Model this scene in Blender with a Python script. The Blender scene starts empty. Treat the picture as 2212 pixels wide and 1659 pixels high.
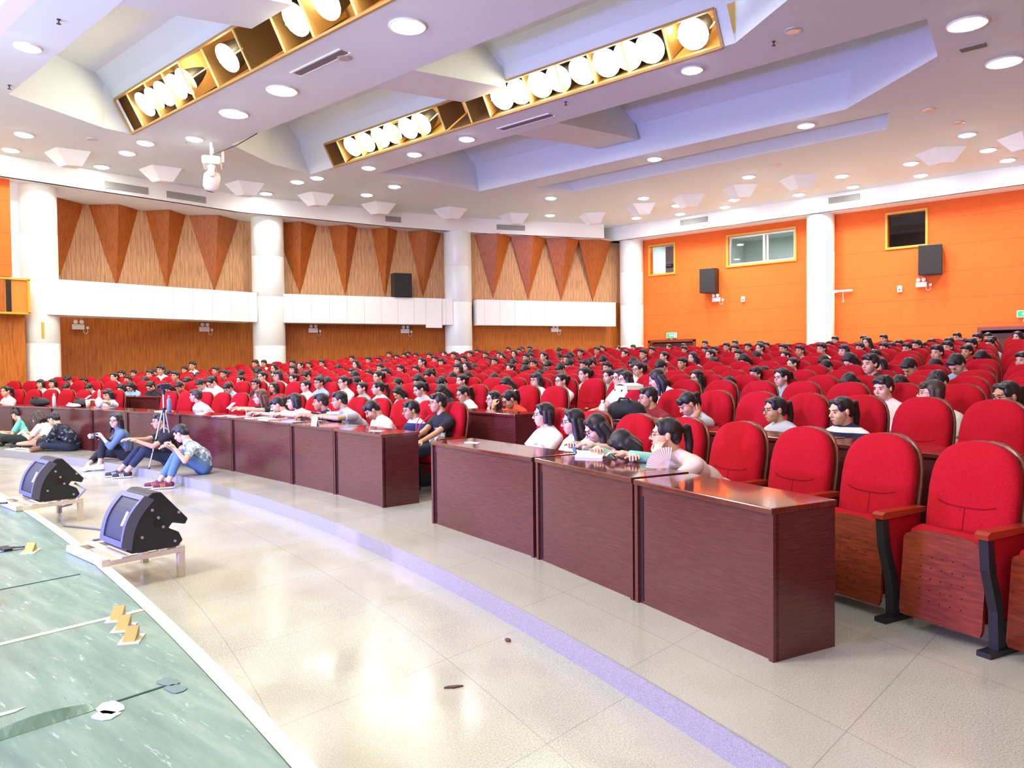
import bpy, bmesh, math, random
from mathutils import Vector, Matrix, noise
PI = math.pi
sc = bpy.context.scene
# ------------------------------------------------------------------ camera
CAM_H = 1.51
F_PX = 1640.0
AZ = math.radians(42.0)
PITCH = math.atan(44.5 / F_PX)
ROLL = 0.011
f0 = Vector((-math.sin(AZ) * math.cos(PITCH), math.cos(AZ) * math.cos(PITCH), -math.sin(PITCH)))
r0 = Vector((math.cos(AZ), math.sin(AZ), 0))
u0 = r0.cross(f0)
camU = (u0 * math.cos(ROLL) + r0 * math.sin(ROLL)).normalized()
camR = (r0 * math.cos(ROLL) - u0 * math.sin(ROLL)).normalized()
cd = bpy.data.cameras.new('camera')
cd.sensor_width = 36.0
cd.lens = 36.0 * F_PX / 2212.0
cd.clip_end = 200
cam = bpy.data.objects.new('camera', cd)
sc.collection.objects.link(cam)
M = Matrix((camR, camU, -f0)).transposed().to_4x4()
M.translation = Vector((0, 0, CAM_H))
cam.matrix_world = M
sc.camera = cam
# ------------------------------------------------------------------ world, view, big lights
w = bpy.data.worlds.new('world')
sc.world = w
w.use_nodes = True
w.node_tree.nodes['Background'].inputs[0].default_value = (0.90, 0.90, 1.0, 1)
w.node_tree.nodes['Background'].inputs[1].default_value = 1.5
sc.view_settings.view_transform = 'Standard'
sc.view_settings.look = 'None'
sc.view_settings.gamma = 1
sc.view_settings.use_curve_mapping = False
sc.view_settings.exposure = 0.22
try:
    sc.cycles.use_adaptive_sampling = True
    sc.cycles.adaptive_threshold = 0.03
    sc.cycles.max_bounces = 6
    sc.cycles.diffuse_bounces = 4
    sc.cycles.use_light_tree = True
    sc.cycles.sample_clamp_indirect = 6
    sc.cycles.use_denoising = True
except Exception:
    pass

def lamp(name, kind, loc, target, energy, color, size=0.3, angle=None, blend=0.5):
    l = bpy.data.lights.new(name, kind)
    l.energy = energy
    l.color = color
    if kind == 'AREA':
        l.shape = 'DISK'
        l.size = size
    else:
        l.shadow_soft_size = size
    if kind == 'SPOT':
        l.spot_size = angle or math.radians(120)
        l.spot_blend = blend
    o = bpy.data.objects.new(name, l)
    sc.collection.objects.link(o)
    o.location = loc
    d = Vector(target) - Vector(loc)
    o.rotation_euler = d.to_track_quat('-Z', 'Y').to_euler()
    return o
# stage wash lamps on the stage side, out of the frame: blue violet front light
lamp('stage_wash_lamp', 'SPOT', (-9.0, -3.5, 1.2), (-9.0, 5.0, 0.2), 6000, (0.22, 0.22, 1.0), 0.25, math.radians(75), 0.6)
lamp('stage_wash_lamp', 'SPOT', (-13.5, -1.5, 2.4), (-12.5, 5.0, 3.0), 1100, (0.25, 0.25, 1.0), 0.25, math.radians(120), 0.8)
lamp('stage_wash_lamp', 'SPOT', (-5.0, -4.0, 1.2), (-3.0, 4.0, 0.2), 2600, (0.35, 0.2, 1.0), 0.25, math.radians(60), 0.6)
lamp('stage_wash_lamp', 'SPOT', (-11.0, 0.0, 0.8), (-12.5, 6.0, 7.5), 700, (0.45, 0.42, 1.0), 0.4, math.radians(110), 0.8)
# big soft house floods over the stage lip (outside the frame), as theatre house lights
lamp('house_flood', 'AREA', (-6.0, -1.5, 6.6), (-6.5, 6.0, 0.0), 520, (1.0, 0.96, 0.9), 2.0)
lamp('house_flood', 'AREA', (-15.0, -1.0, 6.6), (-14.0, 7.0, 0.0), 420, (1.0, 0.96, 0.9), 2.0)
# ------------------------------------------------------------------ materials
MATS = {}
def srgb(r, g, b):
    f = lambda c: (c / 255.0 / 12.92) if c / 255.0 <= 0.04045 else (((c / 255.0) + 0.055) / 1.055) ** 2.4
    return (f(r), f(g), f(b), 1.0)
def mat(name, col=(0.8, 0.8, 0.8, 1), rough=0.6, metal=0.0, emit=0.0, ecol=None, spec=None, coat=0.0, alpha=None, trans=0.0):
    if name in MATS: return MATS[name]
    m = bpy.data.materials.new(name)
    m.use_nodes = True
    b = m.node_tree.nodes['Principled BSDF']
    b.inputs['Base Color'].default_value = col
    b.inputs['Roughness'].default_value = rough
    b.inputs['Metallic'].default_value = metal
    if spec is not None: b.inputs['Specular IOR Level'].default_value = spec
    if coat: b.inputs['Coat Weight'].default_value = coat; b.inputs['Coat Roughness'].default_value = 0.12
    if emit:
        b.inputs['Emission Color'].default_value = ecol or col
        b.inputs['Emission Strength'].default_value = emit
    if trans: b.inputs['Transmission Weight'].default_value = trans
    MATS[name] = m
    return m
class NT:
    """tiny helper to write node graphs"""
    def __init__(s, m):
        s.t = m.node_tree; s.b = s.t.nodes['Principled BSDF']
    def n(s, typ, **kw):
        x = s.t.nodes.new(typ)
        for k, v in kw.items(): setattr(x, k, v)
        return x
    def l(s, a, b): s.t.links.new(a, b)
    def val(s, x, sock):
        if isinstance(x, (int, float)): sock.default_value = x
        else: s.l(x, sock)
    def math(s, op, a, b=0.0, c=0.0):
        x = s.n('ShaderNodeMath', operation=op)
        s.val(a, x.inputs[0]); s.val(b, x.inputs[1]); s.val(c, x.inputs[2])
        return x.outputs[0]
    def mix(s, fac, a, b):
        x = s.n('ShaderNodeMix', data_type='RGBA')
        s.val(fac, x.inputs[0])
        for v, k in ((a, 6), (b, 7)):
            if isinstance(v, tuple): x.inputs[k].default_value = v
            else: s.l(v, x.inputs[k])
        return x.outputs[2]
    def noise(s, vec, scale, detail=2, rough=0.5):
        x = s.n('ShaderNodeTexNoise'); x.inputs['Scale'].default_value = scale
        x.inputs['Detail'].default_value = detail; x.inputs['Roughness'].default_value = rough
        if vec is not None: s.l(vec, x.inputs['Vector'])
        return x.outputs[0]
    def obj(s):
        return s.n('ShaderNodeTexCoord').outputs['Object']
    def pos(s):
        return s.n('ShaderNodeNewGeometry').outputs['Position']
    def sep(s, v):
        x = s.n('ShaderNodeSeparateXYZ'); s.l(v, x.inputs[0]); return x.outputs
    def mapv(s, v, sc_=(1, 1, 1), rot=(0, 0, 0), loc=(0, 0, 0)):
        x = s.n('ShaderNodeMapping'); s.l(v, x.inputs[0])
        x.inputs['Scale'].default_value = sc_; x.inputs['Rotation'].default_value = rot; x.inputs['Location'].default_value = loc
        return x.outputs[0]
    def ramp(s, fac, stops):
        x = s.n('ShaderNodeValToRGB'); s.l(fac, x.inputs[0])
        e = x.color_ramp.elements
        e[0].position, e[0].color = stops[0]; e[1].position, e[1].color = stops[1]
        for p, c in stops[2:]:
            k = e.new(p); k.color = c
        return x.outputs[0]
    def color(s, c): s.l(c, s.b.inputs['Base Color'])
    def bump(s, h, dist=0.01, strength=0.5):
        x = s.n('ShaderNodeBump'); x.inputs['Distance'].default_value = dist; x.inputs['Strength'].default_value = strength
        s.l(h, x.inputs['Height']); s.l(x.outputs[0], s.b.inputs['Normal'])
def tri(n, x, period, off=0.0):
    """distance to the nearest line of a line family x = off + k*period"""
    a = n.math('ADD', x, -off + period * 1000.5)
    a = n.math('MODULO', a, period)
    a = n.math('SUBTRACT', a, period / 2)
    return n.math('ABSOLUTE', a)

def m_terrazzo(name, lines=True):
    m = mat(name, rough=0.22, spec=0.5)
    n = NT(m); p = n.pos()
    sp = n.noise(p, 130, 3, 0.7)
    c = n.ramp(sp, [(0.36, srgb(138, 137, 124)), (0.50, srgb(171, 170, 155)), (0.62, srgb(192, 191, 176))])
    big = n.noise(p, 0.9, 3)
    c = n.mix(n.ramp(big, [(0.35, (0, 0, 0, 1)), (0.7, (1, 1, 1, 1))]), c, n.mix(0.75, c, srgb(182, 177, 158)))
    x, y, z = n.sep(p)
    dx = n.math('ADD', x, 11.0); dy = n.math('ADD', y, 21.04)
    rr = n.math('SQRT', n.math('ADD', n.math('MULTIPLY', dx, dx), n.math('MULTIPLY', dy, dy)))
    l1 = n.math('LESS_THAN', tri(n, x, 1.02, -3.08), 0.0028)
    l2 = n.math('LESS_THAN', tri(n, rr, 1.0, 25.17), 0.0028)
    ln = n.math('MAXIMUM', l1, l2)
    c = n.mix(n.math('MULTIPLY', ln, 0.5), c, srgb(120, 118, 110))
    n.color(c)
    rr2 = n.ramp(n.noise(p, 2.2, 4), [(0.3, (0.10, 0.10, 0.10, 1)), (0.75, (0.30, 0.30, 0.30, 1))])
    n.l(rr2, n.b.inputs['Roughness'])
    return m
M_FLOOR = m_terrazzo('terrazzo')
M_KERB = mat('kerb_stone', rough=0.5)
n = NT(M_KERB); n.color(n.ramp(n.noise(n.pos(), 150, 3), [(0.35, srgb(132, 130, 132)), (0.65, srgb(160, 158, 160))]))
M_WHITE = mat('white_paint', srgb(238, 237, 232), 0.6)
M_CEIL = mat('ceiling_paint', srgb(222, 231, 229), 0.8)
M_COL = mat('column_enamel', srgb(236, 240, 230), 0.3)
M_PANEL = mat('white_metal_panel', srgb(240, 241, 234), 0.4)
n = NT(M_PANEL); x, y, z = n.sep(n.obj())
n.color(n.mix(n.math('LESS_THAN', tri(n, x, 0.62, 0.31), 0.004), srgb(240, 241, 234), srgb(170, 168, 158)))
def m_wood(name, dark, mid, light, slat=None, rough=0.45, scale=1.0):
    m = mat(name, rough=rough); n = NT(m); p = n.obj()
    g = n.noise(n.mapv(p, (9 * scale, 9 * scale, 0.6 * scale)), 3.0, 4, 0.6)
    c = n.ramp(g, [(0.3, dark), (0.5, mid), (0.72, light)])
    if slat:
        x, y, z = n.sep(p)
        t = n.math('LESS_THAN', tri(n, x, slat, 0), slat * 0.07)
        c = n.mix(n.math('MULTIPLY', t, 0.55), c, dark)
    n.color(c); return m
M_WOOD_O = m_wood('orange_brown_wood_panelling', srgb(138, 74, 20), srgb(186, 104, 30), srgb(202, 118, 40), 0.11)
M_WOOD_D = m_wood('red_brown_wood_relief', srgb(140, 70, 16), srgb(172, 90, 22), srgb(186, 102, 30), None)
M_WOOD_L = m_wood('pale_slatted_wood', srgb(150, 104, 66), srgb(200, 150, 104), srgb(214, 164, 120), 0.13)
M_DESK = mat('dark_cherry_veneer', rough=0.22, spec=0.6)
n = NT(M_DESK); g = n.noise(n.mapv(n.obj(), (3, 3, 60)), 3.0, 4, 0.65)
n.color(n.ramp(g, [(0.3, srgb(66, 26, 28)), (0.55, srgb(88, 37, 36)), (0.8, srgb(104, 48, 46))]))
M_DESKTOP = mat('glossy_cherry_desk_top', rough=0.12, spec=0.6, coat=0.45); M_DESKTOP.node_tree.nodes['Principled BSDF'].inputs['Coat Roughness'].default_value = 0.05
n = NT(M_DESKTOP); g = n.noise(n.mapv(n.obj(), (2, 30, 3)), 3.0, 4, 0.65)
n.color(n.ramp(g, [(0.3, srgb(70, 22, 18)), (0.55, srgb(98, 34, 26)), (0.8, srgb(118, 48, 36))]))
M_SLIT = mat('desk_slit_black', srgb(22, 6, 8), 0.5)
M_ORANGE = mat('orange_acoustic_panel', rough=0.75)
n = NT(M_ORANGE); p = n.pos(); x, y, z = n.sep(p)
hz = n.math('LESS_THAN', tri(n, z, 0.84, 0.05), 0.007)
vz = n.math('LESS_THAN', tri(n, x, 2.24, -4.92), 0.004)
g = n.noise(p, 6, 3)
c = n.ramp(g, [(0.2, srgb(230, 98, 20)), (0.8, srgb(235, 104, 24))])
c = n.mix(n.math('MULTIPLY', n.math('MAXIMUM', hz, n.math('MULTIPLY', vz, 0.5)), 0.7), c, srgb(140, 66, 16))
n.color(c)
M_YFRAME = mat('yellow_window_frame', srgb(206, 160, 50), 0.5)
M_ALU = mat('aluminium', srgb(205, 208, 205), 0.35, 0.6)
M_GLASS = mat('window_glass', (0.9, 0.95, 0.95, 1), 0.02, trans=1.0)
M_ROOMW = mat('booth_wall_paint', srgb(190, 205, 200), 0.8)
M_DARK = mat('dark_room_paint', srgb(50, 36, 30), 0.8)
M_BLACK = mat('black_cloth_grille', srgb(34, 32, 32), 0.8)
M_BLACKP = mat('black_plastic', srgb(28, 28, 30), 0.45)
M_GREYP = mat('grey_plastic', srgb(150, 150, 150), 0.5)
M_WHITEP = mat('white_plastic', srgb(236, 235, 228), 0.4)
M_CHROME = mat('chrome_metal', srgb(200, 200, 205), 0.2, 0.9)
M_GRILLE = mat('air_grille_slats', rough=0.6)
n = NT(M_GRILLE); x, y, z = n.sep(n.obj())
n.color(n.mix(n.math('LESS_THAN', tri(n, z, 0.028, 0), 0.007), srgb(110, 110, 104), srgb(172, 172, 164)))
M_STAGE = mat('worn_green_stage_cover', rough=0.35)
n = NT(M_STAGE); p = n.pos()
g = n.noise(n.mapv(p, (0.6, 5, 1), (0, 0, -0.1)), 2.2, 5, 0.6)
c = n.ramp(g, [(0.25, srgb(78, 108, 94)), (0.5, srgb(100, 130, 112)), (0.72, srgb(126, 150, 130))])
g2 = n.noise(n.mapv(p, (1.6, 9, 1), (0, 0, 0.15)), 3.2, 6, 0.75)
c = n.mix(n.ramp(g2, [(0.60, (0, 0, 0, 1)), (0.72, (0.85, 0.85, 0.85, 1))]), c, srgb(205, 215, 205))
n.color(c); n.l(n.ramp(g2, [(0.3, (0.25,) * 3 + (1,)), (0.8, (0.5,) * 3 + (1,))]), n.b.inputs['Roughness'])
M_EDGE = mat('pale_yellow_edge_trim', srgb(226, 214, 178), 0.5)
M_TAPE = mat('white_tape', srgb(226, 228, 220), 0.6)
# seat materials
M_RED = mat('red_seat_fabric', rough=0.9, spec=0.12)
n = NT(M_RED); p = n.obj(); x, y, z = n.sep(p)
ax = n.math('ABSOLUTE', x)
curve = n.math('ADD', 0.685, n.math('MULTIPLY', n.math('POWER', ax, 3), 5.0))
l1 = n.math('MULTIPLY', n.math('LESS_THAN', n.math('ABSOLUTE', n.math('SUBTRACT', z, curve)), 0.0045), n.math('LESS_THAN', ax, 0.165))
l2 = n.math('MULTIPLY', n.math('LESS_THAN', ax, 0.004), n.math('LESS_THAN', z, 0.685))
ln = n.math('MAXIMUM', l1, l2)
g = n.noise(p, 160, 2)
c = n.ramp(g, [(0.3, srgb(152, 12, 26)), (0.7, srgb(180, 19, 36))])
n.color(n.mix(n.math('MULTIPLY', ln, 0.75), c, srgb(90, 4, 14)))
n.b.inputs['Sheen Weight'].default_value = 0.05
n.b.inputs['Sheen Tint'].default_value = (1, 0.3, 0.3, 1)
M_REDP = mat('red_fabric_plain', srgb(160, 15, 29), 0.9, spec=0.12)
M_SEATW = mat('perforated_seat_board', rough=0.35)
n = NT(M_SEATW); p = n.obj(); x, y, z = n.sep(p)
c = n.ramp(n.noise(n.mapv(p, (4, 4, 30)), 2.5, 4), [(0.3, srgb(98, 36, 20)), (0.7, srgb(134, 56, 30))])
d1 = tri(n, x, 0.06, 0.0); d2 = tri(n, z, 0.06, 0.0)
dd = n.math('LESS_THAN', n.math('ADD', n.math('MULTIPLY', d1, d1), n.math('MULTIPLY', d2, d2)), 0.000022)
inb = n.math('MULTIPLY', n.math('LESS_THAN', n.math('ABSOLUTE', x), 0.17), n.math('LESS_THAN', n.math('ABSOLUTE', n.math('SUBTRACT', z, 0.3)), 0.16))
n.color(n.mix(n.math('MULTIPLY', dd, inb), c, srgb(50, 14, 10)))
M_SEATSH = m_wood('seat_shell_wood', srgb(84, 34, 20), srgb(116, 50, 28), srgb(136, 62, 36), None, 0.3)
M_ARM = mat('armrest_wood', srgb(146, 52, 26), 0.25, coat=0.4)
M_IRON = mat('black_seat_iron', srgb(30, 29, 32), 0.45)
# ------------------------------------------------------------------ mesh helpers
class MB:
    def __init__(s): s.v = []; s.f = []; s.m = []
    def add(s, verts, faces, mi=0):
        k = len(s.v); s.v += [tuple(v) for v in verts]; s.f += [tuple(i + k for i in f) for f in faces]; s.m += [mi] * len(faces); return s
    def box(s, a, b, mi=0, M=None):
        x0, y0, z0 = a; x1, y1, z1 = b
        v = [Vector(p) for p in ((x0, y0, z0), (x1, y0, z0), (x1, y1, z0), (x0, y1, z0), (x0, y0, z1), (x1, y0, z1), (x1, y1, z1), (x0, y1, z1))]
        if M is not None: v = [M @ p for p in v]
        return s.add(v, [(0, 3, 2, 1), (4, 5, 6, 7), (0, 1, 5, 4), (1, 2, 6, 5), (2, 3, 7, 6), (3, 0, 4, 7)], mi)
    def quad(s, a, b, c, d, mi=0): return s.add([a, b, c, d], [(0, 1, 2, 3)], mi)
    def prism(s, poly, z0, z1, mi=0):
        n_ = len(poly)
        v = [(x, y, z0) for x, y in poly] + [(x, y, z1) for x, y in poly]
        return s.add(v, [tuple(range(n_ - 1, -1, -1)), tuple(range(n_, 2 * n_))] + [(i, (i + 1) % n_, (i + 1) % n_ + n_, i + n_) for i in range(n_)], mi)
    def extr(s, poly, vec, mi=0):
        """closed 3D polygon extruded along vec"""
        n_ = len(poly); vec = Vector(vec)
        v = [Vector(p) for p in poly] + [Vector(p) + vec for p in poly]
        return s.add(v, [tuple(range(n_ - 1, -1, -1)), tuple(range(n_, 2 * n_))] + [(i, (i + 1) % n_, (i + 1) % n_ + n_, i + n_) for i in range(n_)], mi)
    def tube(s, pts, r, n_=8, mi=0, cap=True):
        pts = [Vector(p) for p in pts]; rs = r if isinstance(r, (list, tuple)) else [r] * len(pts)
        k = len(s.v); N = len(pts); prev = None
        for i, p in enumerate(pts):
            d = (pts[min(i + 1, N - 1)] - pts[max(i - 1, 0)]).normalized()
            if prev is None: a = d.orthogonal().normalized()
            else: a = (prev - d * prev.dot(d)); a = a.normalized() if a.length > 1e-6 else d.orthogonal().normalized()
            prev = a; b = d.cross(a)
            for j in range(n_):
                t = 2 * PI * j / n_
                s.v.append(tuple(p + (a * math.cos(t) + b * math.sin(t)) * rs[i]))
        for i in range(N - 1):
            for j in range(n_):
                s.f.append((k + i * n_ + j, k + i * n_ + (j + 1) % n_, k + (i + 1) * n_ + (j + 1) % n_, k + (i + 1) * n_ + j)); s.m.append(mi)
        if cap:
            s.f.append(tuple(k + j for j in range(n_ - 1, -1, -1))); s.m.append(mi)
            s.f.append(tuple(k + (N - 1) * n_ + j for j in range(n_))); s.m.append(mi)
        return s
    def lathe(s, prof, n_=24, mi=0, c=(0, 0, 0)):
        k = len(s.v)
        for r, z in prof:
            for j in range(n_):
                t = 2 * PI * j / n_; s.v.append((c[0] + r * math.cos(t), c[1] + r * math.sin(t), c[2] + z))
        for i in range(len(prof) - 1):
            for j in range(n_):
                s.f.append((k + i * n_ + j, k + i * n_ + (j + 1) % n_, k + (i + 1) * n_ + (j + 1) % n_, k + (i + 1) * n_ + j)); s.m.append(mi)
        s.f.append(tuple(k + j for j in range(n_ - 1, -1, -1))); s.m.append(mi)
        e = k + (len(prof) - 1) * n_
        s.f.append(tuple(e + j for j in range(n_))); s.m.append(mi)
        return s
    def ell(s, c, r, M=None, nu=16, nv=10, mi=0):
        c = Vector(c); k = len(s.v)
        def P(a, b):
            v = Vector((r[0] * math.cos(a) * math.sin(b), r[1] * math.sin(a) * math.sin(b), r[2] * math.cos(b)))
            return c + (M @ v if M is not None else v)
        s.v.append(tuple(P(0, 0)))
        for i in range(1, nv):
            for j in range(nu): s.v.append(tuple(P(2 * PI * j / nu, PI * i / nv)))
        s.v.append(tuple(P(0, PI))); last = len(s.v) - 1
        for j in range(nu):
            s.f.append((k, k + 1 + j, k + 1 + (j + 1) % nu)); s.m.append(mi)
            s.f.append((last, last - nu + (j + 1) % nu, last - nu + j)); s.m.append(mi)
        for i in range(nv - 2):
            for j in range(nu):
                a = k + 1 + i * nu
                s.f.append((a + j, a + nu + j, a + nu + (j + 1) % nu, a + (j + 1) % nu)); s.m.append(mi)
        return s
    def cap(s, p0, p1, r0, r1, n_=12, flat0=False, flat1=False, mi=0):
        """tapered capsule"""
        p0 = Vector(p0); p1 = Vector(p1); d = (p1 - p0)
        L = d.length
        if L < 1e-5: return s.ell(p0, (r0, r0, r0))
        d /= L; pts = []; rs = []
        if not flat0:
            for a in (80, 60, 35, 15): pts.append(p0 - d * r0 * math.sin(math.radians(a))); rs.append(r0 * math.cos(math.radians(a)))
        pts.append(p0); rs.append(r0); pts.append(p1); rs.append(r1)
        if not flat1:
            for a in (15, 35, 60, 80): pts.append(p1 + d * r1 * math.sin(math.radians(a))); rs.append(r1 * math.cos(math.radians(a)))
        return s.tube(pts, rs, n_, mi)
    def mesh(s, name, mats, smooth=False):
        me = bpy.data.meshes.new(name)
        me.from_pydata(s.v, [], s.f)
        for m in mats: me.materials.append(m)
        if len(mats) > 1: me.polygons.foreach_set('material_index', s.m)
        if smooth: me.polygons.foreach_set('use_smooth', [True] * len(me.polygons))
        me.validate(); me.update()
        return me
    def build(s, name, mats, parent=None, smooth=False, loc=None, rot=None):
        if not isinstance(mats, (list, tuple)): mats = [mats]
        me = s.mesh(name, mats, smooth)
        bm = bmesh.new(); bm.from_mesh(me); bmesh.ops.recalc_face_normals(bm, faces=bm.faces); bm.to_mesh(me); bm.free()
        o = bpy.data.objects.new(name, me); sc.collection.objects.link(o)
        if parent is not None: o.parent = parent
        if loc is not None: o.location = loc
        if rot is not None: o.rotation_euler = rot
        return o
def tag(o, label=None, cat=None, group=None, kind=None):
    if label: o['label'] = label
    if cat: o['category'] = cat
    if group: o['group'] = group
    if kind: o['kind'] = kind
    return o
def empty(name, loc, rz=0.0):
    o = bpy.data.objects.new(name, None); sc.collection.objects.link(o)
    o.empty_display_size = 0.1; o.location = loc; o.rotation_euler = (0, 0, rz)
    return o
def st(o): return tag(o, kind='structure')
def rounded(o, width=0.01, seg=2):
    m = o.modifiers.new('bevel', 'BEVEL'); m.width = width; m.segments = seg; m.limit_method = 'ANGLE'
    return o
CX, CY = -11.0, -21.04
def polar(r, az, z=0.0):
    a = math.radians(az); return Vector((CX + r * math.sin(a), CY + r * math.cos(a), z))
# ------------------------------------------------------------------ floors
KZ = -0.13
RROW = [27.88,29.55,30.6,31.55,32.5,33.45,34.4,35.35,36.3,37.25,38.2,39.15,40.1,41.05,42.0]
ZTOP = [1.05,1.20,1.28,1.33,1.38,1.44,1.51,1.59,1.66,1.72,1.78,1.84,1.89,1.94,2.0]
ZF = [z - 1.05 for z in ZTOP]
A0, A1, NA = -32.0, 30.0, 124
angs = [A0 + (A1 - A0) * i / NA for i in range(NA + 1)]
mb = MB()
mb.box((-26, -3, KZ - 0.1), (4.5, 8, KZ))
st(mb.build('floor', M_FLOOR))
mb = MB()
rings = [(25.75, 0.0)]
for k in range(1, 15):
    e = RROW[k] - (1.42 if k == 1 else 0.78)
    rings.append((e, ZF[k]))
rings.append((48.6, ZF[-1]))
for i in range(len(rings) - 1):
    ra, za = rings[i]; rb = rings[i + 1][0]
    zprev = KZ if i == 0 else rings[i - 1][1]
    v = []; f = []
    for a in angs:
        v += [polar(ra, a, zprev), polar(ra, a, za), polar(rb, a, za)]
    for j in range(NA):
        b = j * 3
        if i > 0: f.append((b, b + 3, b + 4, b + 1))
        f.append((b + 1, b + 4, b + 5, b + 2))
    mb.add(v, f)
st(mb.build('floor_seating_tiers', M_FLOOR)).name = 'floor_tiers'
mb = MB(); v = []; f = []
for a in angs: v += [polar(25.75, a, KZ - 0.02), polar(25.75, a, 0.0005), polar(25.765, a, 0.0008)]
for j in range(NA): b = j * 3; f.append((b, b + 3, b + 4, b + 1)); f.append((b + 1, b + 4, b + 5, b + 2))
mb.add(v, f); st(mb.build('trim_1', M_KERB))
# stage
SZ = 0.06; SCX, SCY, SR = -14.13, -58.13, 60.81
def sp(r, x):
    return (x, SCY + math.sqrt(max(0, r * r - (x - SCX) ** 2)))
xs = [-26 + 0.5 * i for i in range(62)]
mb = MB()
top = [sp(SR - 0.075, x) for x in xs]
mb.prism([(xs[0], -3.0)] + top[::-1][::-1] + [(xs[-1], -3.0)], KZ, SZ)
st(mb.build('floor_stage', M_STAGE))
mb = MB(); v = []; f = []
for x in xs:
    a = sp(SR - 0.075, x); b = sp(SR, x)
    v += [(a[0], a[1], SZ + 0.004), (b[0], b[1], SZ + 0.004), (b[0], b[1], KZ)]
for j in range(len(xs) - 1): b = j * 3; f += [(b, b + 1, b + 4, b + 3), (b + 1, b + 2, b + 5, b + 4)]
mb.add(v, f); st(mb.build('trim_2', M_EDGE))
# pale seam strips between the stage sheets
mb = MB()
for x in (-4.66,): mb.box((x - 0.02, -1.0, SZ), (x + 0.02, sp(SR - 0.08, x)[1], SZ + 0.004))
st(mb.build('trim_3', M_EDGE))
mb = MB()
for x, y1 in ((-5.82, 1.9), (-7.0, 1.95)):
    mb.box((x - 0.006, 0.2, SZ), (x + 0.006, y1, SZ + 0.003))
mb.box((-3.475, 0.1, SZ), (-3.462, 1.52, SZ + 0.003))
st(mb.build('trim_4', mat('dark_gap', srgb(40, 62, 52), 0.8)))
# ------------------------------------------------------------------ ceiling
L = 7.05; U = 8.25
XL, XR = -26.0, 5.0
R1p = [(-17.85, 4.75), (-18.8, 6.9), (-18.8, 7.5), (-4.6, 7.5), (-3.4, 6.2), (-3.2, 4.75)]
R2p = [(-17.94, 9.55), (-18.85, 11.18), (-19.1, 12.6), (-6.02, 12.6), (-4.62, 11.6), (-4.2, 9.55)]
R3p = [(-17.6, 13.88), (-17.2, 15.9), (-17.18, 17.6), (-5.82, 17.6), (-3.56, 15.7), (-3.31, 13.88)]
R4p = [(-15.6, 18.5), (-15.0, 19.8), (-5.6, 19.8), (-5.14, 18.5)]
mb = MB()
def strip(y0, y1): mb.quad((XL, y0, L), (XR, y0, L), (XR, y1, L), (XL, y1, L))
ylast = 3.85
for poly in (R1p, R2p, R3p, R4p):
    yn = poly[0][1]; yf = max(p[1] for p in poly)
    strip(ylast, yn)
    nl = [p for p in poly if p[0] < -11]; nr = [p for p in poly if p[0] > -11]
    if abs(nl[-1][1] - yf) > 1e-6: nl.append((nl[-1][0], yf))
    nr = nr[::-1]
    mb.add([(XL, yn, L)] + [(p[0], p[1], L) for p in nl] + [(XL, yf, L)], [tuple(range(len(nl) + 2))])
    mb.add([(XR, yn, L)] + [(p[0], p[1], L) for p in nr] + [(XR, yf, L)], [tuple(range(len(nr) + 2))])
    ylast = yf
strip(ylast, 27.2)
st(mb.build('ceiling', M_CEIL))
def recess(poly, up, far):
    """walls and lid of a ceiling recess; far = profile [(y, z) ...] of the far side from lid to lip"""
    b = MB(); yf = max(p[1] for p in poly); n_ = len(poly)
    for i in range(n_):
        p, q = poly[i], poly[(i + 1) % n_]
        if abs(p[1] - yf) < 1e-6 and abs(q[1] - yf) < 1e-6: continue
        b.quad((p[0], p[1], L), (q[0], q[1], L), (q[0], q[1], up), (p[0], p[1], up))
    fl = [p for p in poly if abs(p[1] - yf) < 1e-6]
    xa = min(p[0] for p in fl); xb = max(p[0] for p in fl)
    for (y0, z0), (y1, z1) in zip(far[:-1], far[1:]):
        b.quad((xa - 2, y0, z0), (xb + 2, y0, z0), (xb + 2, y1, z1), (xa - 2, y1, z1))
    b.quad((XL, poly[0][1] - 0.02, up), (XR, poly[0][1] - 0.02, up), (XR, far[0][0], up), (XL, far[0][0], up))
    return b
b = recess(R1p, U, [(6.7, U), (7.05, 7.98), (7.12, 7.75)])
st(b.build('ceiling_recess', M_CEIL)).name = 'ceiling_recess_1'
b = recess(R2p, U, [(11.8, U), (12.2, 7.9), (12.28, 7.61)])
st(b.build('ceiling_recess', M_CEIL)).name = 'ceiling_recess_2'
b = recess(R3p, U, [(16.9, U), (17.45, 7.85), (17.6, 7.05)])
st(b.build('ceiling_recess', M_CEIL)).name = 'ceiling_recess_3'
b = recess(R4p, 7.55, [(19.3, 7.55), (19.8, 7.05)])
st(b.build('ceiling_recess', M_CEIL)).name = 'ceiling_recess_4'
# lip beside the slots (tilted face left and right of each light slot)
b = MB()
for xa, xb, yt, zt, yl in ((-18.8, -18.6, 7.12, 7.75, 7.5), (-5.6, -4.6, 7.12, 7.75, 7.5), (-19.1, -17.95, 12.28, 7.61, 12.6), (-6.23, -6.02, 12.28, 7.61, 12.6)):
    b.quad((xa, yt, zt), (xb, yt, zt), (xb, yl, L), (xa, yl, L))
for xa, xb, yt, zt in ((-22, -18.6, 7.12, 7.75), (-22, -17.95, 12.28, 7.61), (-6.23, -3, 12.28, 7.61)):
    pass
st(b.build('ceiling_lip', M_CEIL)).name = 'ceiling_lip_1'
# cross beams bridging the recesses
b = MB()
for ya, yb in ((4.75, 7.0), (9.55, 12.2), (13.88, 17.4)):
    b.extr([(-12.35, ya, L + 0.02), (-11.05, ya, L + 0.02), (-11.35, ya, U), (-12.05, ya, U)], (0, yb - ya, 0.35))
st(b.build('ceiling_beam', M_CEIL)).name = 'ceiling_beams'
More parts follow.
